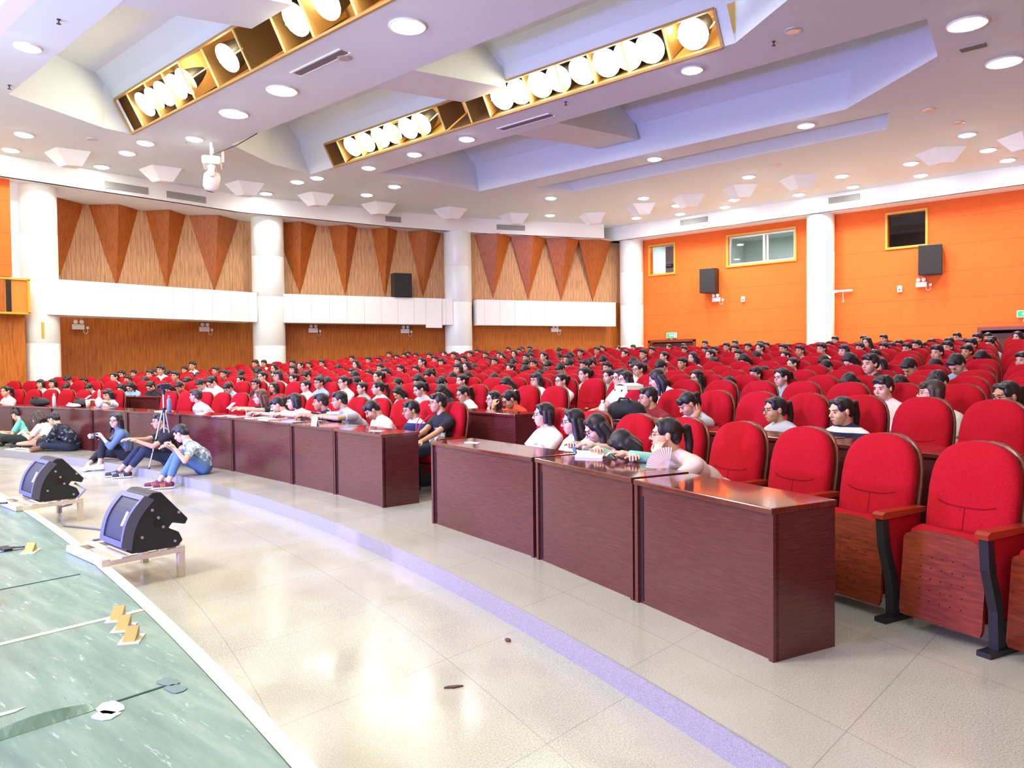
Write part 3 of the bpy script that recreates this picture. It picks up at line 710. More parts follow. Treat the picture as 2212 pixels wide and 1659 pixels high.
# ------------------------------------------------------------------ long light slots
M_SLOTIN = mat('brown_slot_lining', srgb(170, 130, 70), 0.7)
M_SLOTFR = mat('golden_slot_frame', srgb(184, 146, 84), 0.45)
M_ROD = mat('pale_yellow_rod', srgb(250, 232, 150), 0.5)
M_WARM = mat('warm_flood_lens', (1, 1, 1, 1), 0.5, emit=16, ecol=(1.0, 0.95, 0.72, 1))
def slot(name, x0, x1, yt, zt, yl, zl, divs, lamps, lab):
    root = tag(empty(name, (x0, yl, zl)), lab, 'light slot')
    wd = x1 - x0; ty, tz = yt - yl, zt - zl
    fl = math.hypot(ty, tz); e = Vector((0, ty / fl, tz / fl)); nb = Vector((0, e.z, -e.y))   # nb points into the slot (away from the stage, slightly down)
    if nb.y < 0: nb = -nb
    b = MB(); D = 0.9
    P = lambda x, s, d: Vector((x, 0, 0)) + e * s + nb * d + Vector((0, 0, 0.25 * d))
    b.quad(P(0, 0, 0), P(wd, 0, 0), P(wd, 0, D), P(0, 0, D)); b.quad(P(0, fl, 0), P(wd, fl, 0), P(wd, fl, D), P(0, fl, D)); b.quad(P(0, 0, D), P(wd, 0, D), P(wd, fl, D), P(0, fl, D))
    b.quad(P(0, 0, 0), P(0, fl, 0), P(0, fl, D), P(0, 0, D)); b.quad(P(wd, 0, 0), P(wd, fl, 0), P(wd, fl, D), P(wd, 0, D))
    b.build('slot_box', M_SLOTIN, root)
    b = MB()
    for s in (0, fl):
        b.tube([P(0, s, -0.01), P(wd, s, -0.01)], 0.035, 4)
    for x in (0, wd): b.tube([P(x, 0, -0.01), P(x, fl, -0.01)], 0.035, 4)
    b.build('slot_frame', M_SLOTFR, root)
    for x in divs:
        b = MB(); b.tube([P(x - x0, 0.03, 0.02), P(x - x0, fl - 0.03, 0.02)], 0.022, 6); b.build('divider', M_ROD, root)
        b = MB(); b.quad(P(x - x0, 0.03, 0.05), P(x - x0, fl - 0.03, 0.05), P(x - x0, fl - 0.03, D * 0.9), P(x - x0, 0.03, D * 0.9)); b.build('partition', M_SLOTIN, root)
    for x, r_ in lamps:
        c = P(x - x0, fl * 0.5, 0.12); back = P(x - x0, fl * 0.52, 0.5)
        b = MB(); b.tube([back, c], [r_ * 0.7, r_], 20); ho = b.build('flood_housing', M_BLACKP, root)
        dd = (c - back).normalized()
        b = MB(); b.tube([c, c + dd * 0.02], r_ * 0.96, 20); b.build('flood_lens', M_WARM, ho)
        b = MB(); b.tube([c + Vector((-r_ * 1.1, 0, 0)), back + Vector((-r_ * 1.1, 0.1, 0.1)), back + Vector((r_ * 1.1, 0.1, 0.1)), c + Vector((r_ * 1.1, 0, 0))], 0.015, 6); b.build('yoke', M_ALU, ho)
        sp_ = lamp('flood_beam', 'SPOT', (0, 0, 0), (0, -1, -0.9), 110, (1.0, 0.93, 0.75), 0.2, math.radians(62), 0.6)
        sp_.parent = root; sp_.location = c + dd * 0.06
        pl_ = lamp('flood_spill', 'POINT', (0, 0, 0), (0, -1, -0.9), 22, (1.0, 0.86, 0.5), 0.12)
        pl_.parent = root; pl_.location = P(x - x0 + r_ * 1.6, fl * 0.75, 0.3)
    return root
X1 = [-18.2, -17.5, -16.9, -16.2, -15.6, -14.9, -14.3, -13.0, -12.1, -11.2, -10.4, -9.6, -8.6, -7.4]
slot('light_slot', -18.75, -5.6, 7.12, 7.75, 7.5, 7.05, [-18.15, -17.2, -16.35, -15.55, -14.55, -13.3, -12.1, -11.2, -10.0, -8.8, -7.6],
     [(-17.8, 0.29), (-17.3, 0.28), (-16.8, 0.29), (-16.2, 0.29), (-15.75, 0.29), (-14.0, 0.29), (-11.6, 0.30), (-10.7, 0.30), (-9.6, 0.30), (-8.2, 0.30)], 'long golden framed light slot with floodlights, nearest the stage')
slot('light_slot', -17.92, -6.25, 12.28, 7.61, 12.6, 7.05, [-17.4, -16.6, -15.9, -15.1, -14.2, -13.4, -12.5, -11.9, -10.7, -9.8, -9.0, -8.2, -7.3],
     [(-17.0, 0.29), (-16.4, 0.29), (-15.8, 0.29), (-15.3, 0.29), (-14.7, 0.29), (-14.2, 0.29), (-11.5, 0.30), (-11.0, 0.30), (-10.4, 0.30), (-9.9, 0.30), (-9.3, 0.30), (-8.7, 0.30), (-8.2, 0.30), (-7.7, 0.30), (-6.8, 0.30)], 'long golden framed light slot with floodlights, farther from the stage')
# ------------------------------------------------------------------ hanging moving light
t = tag(empty('moving_light', (-18.35, 9.25, L), math.radians(-30)), 'white moving head stage light hanging from a ceiling bracket', 'stage light')
b = MB(); b.box((-0.28, -0.03, -0.29), (-0.22, 0.03, 0)); b.box((0.22, -0.03, -0.25), (0.28, 0.03, 0)); b.box((-0.28, -0.03, -0.28), (0.28, 0.03, -0.22)); b.box((-0.5, 0.2, -0.3), (-0.43, 0.27, 0)); b.box((-0.04, -0.04, -0.34), (0.04, 0.04, -0.26)); b.build('bracket', M_WHITEP, t)
b = MB(); b.box((-0.36, -0.22, -0.55), (0.36, 0.22, -0.34)); base = rounded(b.build('base_housing', M_WHITEP, t), 0.05, 3)
b = MB()
for x in (-0.06, 0.28): b.box((x - 0.06, -0.226, -0.5), (x + 0.06, -0.218, -0.39))
b.tube([(0.11, -0.215, -0.445), (0.11, -0.228, -0.445)], 0.055, 16); b.build('control_window', M_BLACKP, base)
b = MB(); b.tube([(-0.27, 0, -0.57), (-0.3, 0, -0.85)], [0.09, 0.06], 12); b.tube([(0.27, 0, -0.57), (0.3, 0, -0.85)], [0.09, 0.06], 12); b.box((-0.3, -0.1, -0.62), (0.3, 0.1, -0.56)); rounded(b.build('yoke', M_WHITEP, t), 0.02)
b = MB(); b.tube([(0.05, 0.05, -0.66), (0.02, 0, -0.78), (-0.1, -0.05, -1.02), (-0.13, -0.07, -1.1)], [0.14, 0.2, 0.19, 0.13], 20); hd = b.build('lamp_head', M_WHITEP, t, smooth=True)
b = MB(); b.tube([(-0.13, -0.07, -1.095), (-0.14, -0.075, -1.12)], 0.1, 18); b.build('front_lens', M_BLACKP, hd)
b = MB(); b.tube([(-18.1, 9.15, 6.75), (-17.3, 9.35, 6.86), (-16.6, 9.5, 7.03)], 0.012, 6); tag(b.build('power_cable', M_BLACKP), 'thin black cable running from the moving light to the ceiling', 'cable')
# ------------------------------------------------------------------ stage monitors on benches
def monitor(x, y, z, rz, lab):
    t = tag(empty('stage_monitor', (x, y, z), rz), lab, 'speaker', 'wedge monitors facing the stage'); t.scale = (0.88, 0.88, 0.93)
    # local: x along the width, -y towards the stage; side profile in (y, z)
    W = 0.24
    prof = [(-0.26, 0.03), (-0.20, 0.0), (0.19, -0.005), (0.235, 0.04), (0.20, 0.115), (0.11, 0.16), (0.145, 0.20), (0.26, 0.17), (0.285, 0.215), (0.05, 0.47), (-0.02, 0.475), (-0.06, 0.45)]
    b = MB(); b.extr([(-W, p[0], p[1]) for p in prof], (2 * W, 0, 0)); body = rounded(b.build('cabinet', M_BLACKP, t), 0.012)
    b = MB(); a = Vector((0, -0.262, 0.05)); c = Vector((0, -0.062, 0.44)); nn = Vector((0, -(c.z - a.z), c.y - a.y)).normalized()
    segs = 10; rows_ = []
    for i in range(segs + 1):
        s = i / segs; p = a.lerp(c, s) + nn * (0.02 + 0.05 * math.sin(PI * s)); rows_.append(p)
    for i in range(segs):
        p, q = rows_[i], rows_[i + 1]
        b.quad((-W + 0.07, p.y, p.z), (W - 0.03, p.y, p.z), (W - 0.03, q.y, q.z), (-W + 0.07, q.y, q.z))
    b.build('grille', mat('dark_metal_grille', srgb(46, 46, 56), 0.45, 0.3), t)
    b = MB()
    for xa, xb in ((-W - 0.005, -W + 0.07), (W - 0.03, W + 0.005)):
        for i in range(segs):
            p, q = rows_[i] + nn * 0.012, rows_[i + 1] + nn * 0.012
            p2, q2 = p - nn * 0.09, q - nn * 0.09
            b.quad((xa, p.y, p.z), (xb, p.y, p.z), (xb, q.y, q.z), (xa, q.y, q.z)); b.quad((xa, p.y, p.z), (xa, q.y, q.z), (xa, q2.y, q2.z), (xa, p2.y, p2.z)); b.quad((xb, p.y, p.z), (xb, p2.y, p2.z), (xb, q2.y, q2.z), (xb, q.y, q.z))
    p = rows_[0] + nn * 0.014; q = rows_[1] + nn * 0.014; b.quad((-W, p.y, p.z), (W, p.y, p.z), (W, q.y, q.z), (-W, q.y, q.z))
    p = rows_[-2] + nn * 0.014; q = rows_[-1] + nn * 0.014; b.quad((-W, p.y, p.z), (W, p.y, p.z), (W, q.y, q.z), (-W, q.y, q.z))
    b.build('front_rim', mat('grey_front_rim', srgb(84, 84, 100), 0.4), t)
    b = MB(); p = rows_[5] + nn * 0.004; M2 = Matrix.Rotation(math.atan2(c.z - a.z, c.y - a.y), 4, 'X'); M2.translation = p + Vector((W - 0.07, 0, 0))
    b.box((-0.02, -0.06, -0.002), (0.02, 0.06, 0.006), M=M2); b.build('badge', M_WHITEP, t)
    for sx in (-1, 1):
        b = MB(); b.tube([(sx * (W - 0.01), 0.02, 0.215), (sx * (W + 0.006), 0.02, 0.215)], 0.035, 16); b.build('socket_hole', M_SLIT, t)
        b = MB()
        for (y_, z_) in ((-0.03, 0.33), (0.02, 0.26), (0.06, 0.18), (0.2, 0.28), (-0.12, 0.12), (0.16, 0.045)):
            b.tube([(sx * (W - 0.002), y_, z_), (sx * (W + 0.008), y_, z_)], 0.012, 10)
        b.build('bolt', M_GREYP, t)
    return t
M_BENCH = mat('beige_painted_steel', srgb(205, 192, 170), 0.45)
def bench(x0, x1, y0, y1, lab, zt=0.115):
    t = tag(empty('bench', ((x0 + x1) / 2, y1 - 0.03, KZ)), lab, 'bench', 'low steel benches under the monitors')
    ox, oy = (x0 + x1) / 2, y1 - 0.03; H = zt - KZ
    b = MB(); X0, X1, Y0, Y1 = x0 - ox, x1 - ox, y0 - oy, y1 - oy
    b.box((X0, Y0 + 0.045, H - 0.048), (X0 + 0.045, Y1 - 0.045, H - 0.012)); b.box((X1 - 0.045, Y0 + 0.045, H - 0.048), (X1, Y1 - 0.045, H - 0.012)); b.box((X0, Y1 - 0.045, H - 0.05), (X1, Y1, H - 0.01)); b.box((X0, Y0, H - 0.05), (X1, Y0 + 0.045, H - 0.01)); b.build('frame', M_BENCH, t)
    for k in range(5):
        y = Y0 + 0.03 + (Y1 - Y0 - 0.06) * k / 4
        b = MB(); b.box((X0, y - 0.028, H - 0.01), (X1, y + 0.028, H)); b.build('slat', M_BENCH, t)
    for x in (X0, X1 - 0.05):
        b = MB(); b.box((x + 0.001, Y1 - 0.049, 0), (x + 0.049, Y1 - 0.001, H - 0.051)); b.build('leg', M_BENCH, t)
    for x in (X0, X1 - 0.05):
        b = MB(); b.box((x + 0.001, Y0 + 0.001, SZ + 0.005 - KZ), (x + 0.049, Y0 + 0.05, H - 0.051)); b.build('foot_block', M_BENCH, t)
    return t
bench(-6.6, -5.87, 2.06, 2.67, 'low beige slatted steel bench under the nearer wedge monitor')
bench(-9.6, -8.88, 2.32, 2.95, 'low beige slatted steel bench under the farther wedge monitor')
monitor(-6.10, 2.46, 0.117, 0.0, 'black wedge monitor speaker nearer the camera on beige bench')
monitor(-9.14, 2.73, 0.117, 0.0, 'black wedge monitor speaker farther left on beige bench')
b = MB()
b.tube([(-8.98, 2.9, 0.27), (-8.9, 2.98, 0.2), (-8.95, 2.85, 0.05), (-8.98, 2.75, 0.03), (-8.9, 2.72, -0.05), (-8.7, 2.7, -0.12), (-8.3, 2.85, -0.12), (-7.9, 2.98, -0.12), (-7.7, 2.85, -0.12), (-7.75, 2.65, -0.12), (-7.5, 2.5, -0.12), (-7.1, 2.45, -0.12), (-6.7, 2.4, -0.12)], 0.011, 8)
tag(b.build('speaker_cable', mat('grey_cable', srgb(130, 126, 150), 0.5)), 'grey cable snaking on the floor from the farther monitor bench', 'cable')
b = MB(); b.tube([(-9.1, 2.3, 0.13), (-9.6, 2.15, 0.075), (-10.4, 2.0, 0.072), (-11.5, 1.75, 0.072), (-12.6, 1.6, 0.072)], 0.01, 8)
tag(b.build('speaker_cable', mat('dark_cable', srgb(50, 50, 60), 0.5)), 'dark cable lying on the green stage left of the farther monitor', 'cable')
b = MB(); b.tube([(-19.0, 3.85, KZ + 0.012), (-18.0, 4.0, KZ + 0.012), (-17.2, 4.05, KZ + 0.012), (-16.7, 4.15, -0.02), (-16.45, 4.35, 0.02), (-16.1, 4.45, 0.012)], 0.014, 8)
tag(b.build('power_cable', M_WHITEP), 'white power cable hanging over the step beside the seated girls', 'cable')
# marker tents on the stage
M_GOLD = mat('gold_card', srgb(176, 158, 74), 0.5)
def tent(x, y, rz, lab, sc_=1.0):
    t = tag(empty('marker_tent', (x, y, SZ), rz), lab, 'floor marker', 'small folded markers on the stage')
    b = MB(); b.box((-0.075, -0.05, 0), (0.075, 0.055, 0.006)); b.build('tape_base', mat('cream_tape', srgb(226, 212, 180), 0.6), t)
    b = MB(); b.extr([(-0.05, -0.032, 0.006), (0.05, -0.032, 0.006), (0.0, -0.02, 0.075)], (0, 0.06, 0)); b.build('folded_card', M_GOLD, t)
    b = MB(); b.add([(-0.052, -0.034, 0.007), (-0.052, 0.03, 0.007), (-0.003, 0.042, 0.077), (-0.003, -0.022, 0.077)], [(0, 1, 2, 3)]); face = b.build('printed_face', M_WHITEP, t)
    b = MB()
    for q in (0.2, 0.45, 0.7):
        p = Vector((-0.054 + 0.03, -0.02 + q * 0.05, 0.045)); b.box((p.x - 0.004, p.y - 0.003, p.z - 0.008), (p.x, p.y + 0.003, p.z + 0.008))
    b.build('print_mark', mat('purple_ink', srgb(100, 70, 120), 0.6), face)
for x, y, lab in ((-4.62, 1.7, 'gold folded floor marker, farthest of the three in a cluster'), (-4.42, 1.655, 'gold folded floor marker, middle of the three in a cluster'), (-4.2, 1.61, 'gold folded floor marker, nearest of the three in a cluster')):
    tent(x, y, math.radians(-35), lab)
tent(-6.85, 1.88, math.radians(-35), 'gold folded floor marker alone with black scrap beside it')
b = MB(); b.tube([(-7.35, 1.62, SZ + 0.01), (-7.15, 1.72, SZ + 0.012), (-7.02, 1.82, SZ + 0.02), (-6.93, 1.86, SZ + 0.03)], 0.008, 6); b.box((-7.15, 1.74, SZ), (-7.0, 1.8, SZ + 0.02))
tag(b.build('torn_strap', M_BLACKP), 'black torn strap lying beside the single gold marker', 'strap')
def patch(x, y, w_, d, rz, m, lab):
    b = MB(); random.seed(int(abs(x * 100)))
    pts = []
    for k in range(14):
        a = 2 * PI * k / 14; r_ = 0.5 + 0.12 * random.random(); pts.append((math.copysign(abs(math.cos(a)) ** 0.6, math.cos(a)) * w_ * r_, math.copysign(abs(math.sin(a)) ** 0.6, math.sin(a)) * d * r_))
    b.prism(pts, 0, 0.003); tag(b.build('tape_patch', m, loc=(x, y, SZ + 0.001), rot=(0, 0, rz)), lab, 'tape', 'tape patches on the stage cover')
M_GTAPE = mat('grey_green_tape', srgb(96, 122, 116), 0.5)
patch(-3.42, 1.22, 0.12, 0.08, 0.1, M_TAPE, 'larger white torn tape patch on the stage seam'); patch(-3.36, 1.18, 0.09, 0.07, 0.5, M_TAPE, 'smaller white torn tape patch beside the larger one')
patch(-3.5, 1.5, 0.1, 0.06, 0.2, M_GTAPE, 'grey tape patch on the seam near the stage edge, upper one'); patch(-3.4, 1.49, 0.1, 0.06, 0.2, M_GTAPE, 'grey tape patch on the seam near the stage edge, lower one')
patch(-3.72, 0.78, 0.35, 0.03, 1.45, M_TAPE, 'long white scuffed tape strip on the stage seam at left')
b = MB()
k = 12
for i in range(k):
    s0, s1 = i / k, (i + 1) / k
    h0, h1 = 0.035 * math.sin(PI * s0), 0.035 * math.sin(PI * s1)
    b.quad((0, s0 * 0.5, 0.002), (0, s1 * 0.5, 0.002), (-0.05, s1 * 0.5, h1 + 0.004), (-0.05, s0 * 0.5, h0 + 0.004))
tag(b.build('lifted_seam', M_STAGE, loc=(-3.45, 0.72, SZ)), 'lifted wavy edge of the green stage cover near the bottom left', 'stage cover flap')
b = MB(); b.prism([(-0.05, -0.005), (0.0, -0.014), (0.05, 0.002), (0.02, 0.012), (-0.03, 0.01)], 0, 0.008); tag(b.build('litter', mat('brown_litter', srgb(90, 60, 50), 0.7), loc=(-2.78, 2.62, KZ), rot=(0, 0, 0.9)), 'small brown scrap on the open pale floor', 'litter')
b = MB(); b.ell((0, 0, 0.01), (0.022, 0.014, 0.011)); tag(b.build('litter', mat('brown_litter', srgb(90, 60, 50), 0.7), loc=(-3.0, 3.27, KZ)), 'small brown lump beside the blue lit step', 'litter')
# ------------------------------------------------------------------ desks
def desk(p0, p1, depth, h, z, lab, slits=(0.03,), group='front row desks'):
    """p0 left, p1 right end of the front edge (facing the stage)"""
    p0 = Vector((*p0, z)); p1 = Vector((*p1, z)); d = p1 - p0; ln_ = d.length; ang = math.atan2(d.y, d.x)
    t = tag(empty('desk', p0, ang), lab, 'desk', group)
    g = 0.006
    b = MB(); b.box((g, 0.03, 0.0), (ln_ - g, 0.05, h - 0.03)); b.build('modesty_panel', M_DESK, t)
    b = MB(); b.box((g, 0.0, h - 0.032), (ln_ - g, depth, h)); rounded(b.build('desk_top', M_DESKTOP, t), 0.005)
    for x in (g, ln_ - g - 0.03):
        b = MB(); b.box((x, 0.01, 0), (x + 0.03, depth - 0.02, h - 0.032)); b.build('side_panel', M_DESK, t)
    b = MB(); b.box((g + 0.04, 0.026, 0.02), (g + 0.065, 0.031, h - 0.1)); b.build('slit', M_SLIT, t)
    b = MB(); b.box((g + 0.03, 0.08, h * 0.45), (ln_ - g - 0.03, depth - 0.1, h * 0.45 + 0.02)); b.build('shelf', M_DESK, t)
    return t
desk((-5.39, 4.81), (-3.80, 4.44), 0.48, 0.782, 0, 'first desk right of the aisle with a small white slip on top')
desk((-3.77, 4.43), (-2.63, 4.035), 0.48, 0.782, 0, 'middle desk of the right group with an open notebook on top')
desk((-2.62, 4.03), (-1.55, 3.64), 0.48, 0.775, 0, 'nearest desk at the right with its dark end panel showing')
LG = [(-6.35, 4.99), (-7.49, 5.17), (-8.57, 5.27), (-10.32, 5.39), (-12.0, 5.38), (-13.56, 5.19), (-14.9, 5.10), (-16.3, 4.86), (-17.6, 4.56), (-18.9, 4.18)]
LL = ['right end desk of the long left row, beside the aisle', 'second desk from the aisle in the long left row', 'third desk from the aisle in the long left row', 'wide desk with papers in front of the note-taking students', 'desk behind the tripod and the man in black', 'desk behind the girl in the denim jacket', 'desk with white bag and coffee cup at left', 'desk with the clear bottle behind two girls on the floor', 'leftmost visible desk with the black bag']
for i in range(9): desk(LG[i + 1], LG[i], 0.48, 0.775, 0, LL[i])
# row one desks
z1 = ZF[1]
def arcdesk(a0, a1, lab): desk(tuple(polar(28.22, a0)[:2]), tuple(polar(28.22, a1)[:2]), 0.44, 0.75, z1 + 0.0, lab, group='second row desks')
arcdesk(7.9, 10.15, 'second row desk with the girl in orange')
arcdesk(5.6, 7.85, 'second row desk with the open tablet')
names = ['second row desk seen through the left aisle, right half', 'second row desk seen through the left aisle, left half']
arcdesk(-12.2, -10.0, names[0]); arcdesk(-14.5, -12.25, names[1])
a = 5.55; k = 0
while a > -9.8:
    arcdesk(max(a - 2.3, -9.95), a, 'second row desk behind the seats, %s left of the aisle desk pair' % ordw(k)); a -= 2.35; k += 1
a = 13.0; k = 0
while a < 24:
    arcdesk(a, a + 2.6, 'second row desk right of the aisle, %s from the aisle' % ordw(k)); a += 2.65; k += 1
# ------------------------------------------------------------------ people: materials
def skinmat(name, c):
    m = mat(name, c, 0.5); n = NT(m)
    g = n.noise(n.obj(), 14, 2); n.color(n.mix(n.ramp(g, [(0.35, (0, 0, 0, 1)), (0.7, (0.6, 0.6, 0.6, 1))]), c, tuple(v * 0.86 for v in c[:3]) + (1,)))
    return m
SKIN = [skinmat('skin_light', srgb(226, 178, 148)), skinmat('skin_warm', srgb(210, 158, 124)), skinmat('skin_tan', srgb(190, 136, 102))]
def hairmat(name, c):
    m = mat(name, rough=0.45); n = NT(m); g = n.noise(n.mapv(n.obj(), (60, 60, 8)), 2.0, 3)
    n.color(n.mix(g, c, tuple(v * 2.2 + 0.004 for v in c[:3]) + (1,))); n.bump(g, 0.004, 0.6); return m
HAIR = {'k': hairmat('black_hair', srgb(20, 17, 18)), 'b': hairmat('dark_brown_hair', srgb(44, 28, 20)), 'r': hairmat('brown_hair', srgb(72, 42, 28))}
M_EYE = mat('dark_eye', srgb(26, 18, 16), 0.3); M_BROW = mat('eyebrow', srgb(40, 28, 24), 0.8); M_LIP = mat('lips', srgb(176, 100, 90), 0.5)
M_SPEC = mat('black_glasses_frame', srgb(26, 22, 24), 0.35)
M_CLOTH = mat('shirt_cloth', rough=0.85)
n = NT(M_CLOTH); n.color(n.n('ShaderNodeObjectInfo').outputs['Color'])
def cloth(name, c, rough=0.85):
    m = mat(name, c, rough); return m
def stripes(name, ca, cb, period, frac, axis=2, off=0.0, box=None):
    m = mat(name, rough=0.85); n = NT(m); s = n.sep(n.obj())
    t = n.math('LESS_THAN', tri(n, s[axis], period, off), period * frac / 2)
    n.color(n.mix(t, ca, cb)); return m
def patches(name, cols, scale):
    m = mat(name, rough=0.85); n = NT(m)
    v = n.n('ShaderNodeTexVoronoi'); v.inputs['Scale'].default_value = scale; n.l(n.obj(), v.inputs['Vector'])
    h = n.sep(v.outputs['Color'])[0]
    st_ = [(i / len(cols), c) for i, c in enumerate(cols)]
    r = n.n('ShaderNodeValToRGB'); n.l(h, r.inputs[0]); r.color_ramp.interpolation = 'CONSTANT'
    e = r.color_ramp.elements; e[0].position, e[0].color = st_[0]; e[1].position, e[1].color = st_[1]
    for p, c in st_[2:]: k = e.new(p); k.color = c
    n.color(r.outputs[0]); return m
def chest_print(name, base, pr, x0, x1, z0, z1, pr2=None):
    """plain cloth with a printed box on the chest (object space)"""
    m = mat(name, rough=0.85); n = NT(m); x, y, z = n.sep(n.obj())
    a = n.math('MULTIPLY', n.math('GREATER_THAN', x, x0), n.math('LESS_THAN', x, x1))
    b_ = n.math('MULTIPLY', n.math('GREATER_THAN', z, z0), n.math('LESS_THAN', z, z1))
    f = n.math('MULTIPLY', a, b_)
    c = pr if pr2 is None else n.mix(n.ramp(n.noise(n.obj(), 18, 3), [(0.45, (0, 0, 0, 1)), (0.55, (1, 1, 1, 1))]), pr, pr2)
    n.color(n.mix(f, base, c)); return m
W_ = srgb(236, 234, 230); K_ = srgb(26, 26, 30)
M_JEAN = cloth('blue_jeans', srgb(88, 122, 164)); M_DJEAN = cloth('dark_jeans', srgb(36, 44, 66)); M_BTROU = cloth('black_trousers', srgb(28, 30, 36))
# ------------------------------------------------------------------ people: geometry
def remesh(mb, voxel, smooth=3, factor=0.5):
    me = mb.mesh('tmp', [bpy.data.materials[0]])
    bm = bmesh.new(); bm.from_mesh(me); bmesh.ops.recalc_face_normals(bm, faces=bm.faces); bm.to_mesh(me); bm.free()
    o = bpy.data.objects.new('tmp', me); sc.collection.objects.link(o)
    m = o.modifiers.new('r', 'REMESH'); m.mode = 'VOXEL'; m.voxel_size = voxel; m.use_smooth_shade = True
    if smooth:
        s = o.modifiers.new('s', 'SMOOTH'); s.iterations = smooth; s.factor = factor
    dg = bpy.context.evaluated_depsgraph_get()
    r = bpy.data.meshes.new_from_object(o.evaluated_get(dg))
    bpy.data.objects.remove(o); bpy.data.meshes.remove(me)
    return r
def merge(name, meshes, mats, idx=None):
    bm = bmesh.new()
    for i, me in enumerate(meshes):
        k = len(bm.faces); bm.from_mesh(me); bm.faces.ensure_lookup_table()
        if idx is not None:
            for f in bm.faces[k:]: f.material_index = idx[i]
    out = bpy.data.meshes.new(name); bm.to_mesh(out); bm.free()
    for m in mats: out.materials.append(m)
    out.polygons.foreach_set('use_smooth', [True] * len(out.polygons))
    if idx is None: out.polygons.foreach_set('material_index', [0] * len(out.polygons))
    out.update()
    for me in set(meshes):
        bpy.data.meshes.remove(me)
    return out
def rotm(yaw, pitch, roll):
    return (Matrix.Rotation(yaw, 3, 'Z') @ Matrix.Rotation(pitch, 3, 'X') @ Matrix.Rotation(roll, 3, 'Y'))
def head_prims(b, H, R, fem=False, res=14):
    """front of the head is local -Y; origin half way between crown and chin"""
    E = lambda c, r, M=None: b.ell(H + R @ Vector(c), r, R if M is None else R @ M, 20, 14)
    E((0, 0.014, 0.034), (0.075, 0.093, 0.084))
    E((0, -0.028, -0.030), (0.062, 0.063, 0.082))
    E((0, -0.052, -0.088), (0.030, 0.030, 0.026))
    E((0.031, -0.048, -0.032), (0.032, 0.036, 0.036)); E((-0.031, -0.048, -0.032), (0.032, 0.036, 0.036)); E((0, -0.050, -0.060), (0.042, 0.042, 0.044))
    E((0, -0.074, 0.028), (0.052, 0.018, 0.016))
    b.cap(H + R @ Vector((0, -0.088, 0.006)), H + R @ Vector((0, -0.108, -0.026)), 0.0085, 0.0125, 10)
    E((0, -0.094, -0.031), (0.018, 0.012, 0.009))
    E((0, -0.084, -0.060), (0.022, 0.011, 0.011))
    for s in (-1, 1): E((s * 0.077, 0.012, -0.008), (0.010, 0.020, 0.031), Matrix.Rotation(s * 0.25, 3, 'Z'))
def face_parts(root, H, R, glasses=None, small=False):
    out = []
    E = lambda b, c, r: b.ell(H + R @ Vector(c), r, R, 12, 8)
    b = MB()
    for s in (-1, 1): E(b, (s * 0.031, -0.0835, 0.002), (0.0125, 0.006, 0.0050))
    out.append(b.build('eyes', M_EYE, root, True))
    b = MB()
    for s in (-1, 1): E(b, (s * 0.032, -0.0895, 0.024), (0.017, 0.005, 0.0035))
    out.append(b.build('eyebrows', M_BROW, root, True))
    b = MB(); E(b, (0, -0.0965, -0.060), (0.019, 0.005, 0.0055)); out.append(b.build('lips', M_LIP, root, True))
    if glasses: out.append(glasses_part(root, H, R, glasses))
    return out
def glasses_part(root, H, R, kind='round'):
    b = MB(); P = lambda c: H + R @ Vector(c)
    rw, rh = (0.022, 0.019) if kind == 'round' else (0.024, 0.014)
    for s in (-1, 1):
        pts = [P((s * 0.031 + rw * math.cos(2 * PI * k / 18), -0.1045, 0.0 + rh * math.sin(2 * PI * k / 18))) for k in range(19)]
        b.tube(pts, 0.0022, 6)
        b.tube([P((s * 0.053, -0.1035, 0.004)), P((s * 0.074, -0.08, 0.006)), P((s * 0.080, 0.0, 0.004))], 0.0020, 6)
    b.tube([P((-0.010, -0.106, 0.003)), P((0.010, -0.106, 0.003))], 0.0022, 6)
    return b.build('glasses', M_SPEC, root, True)
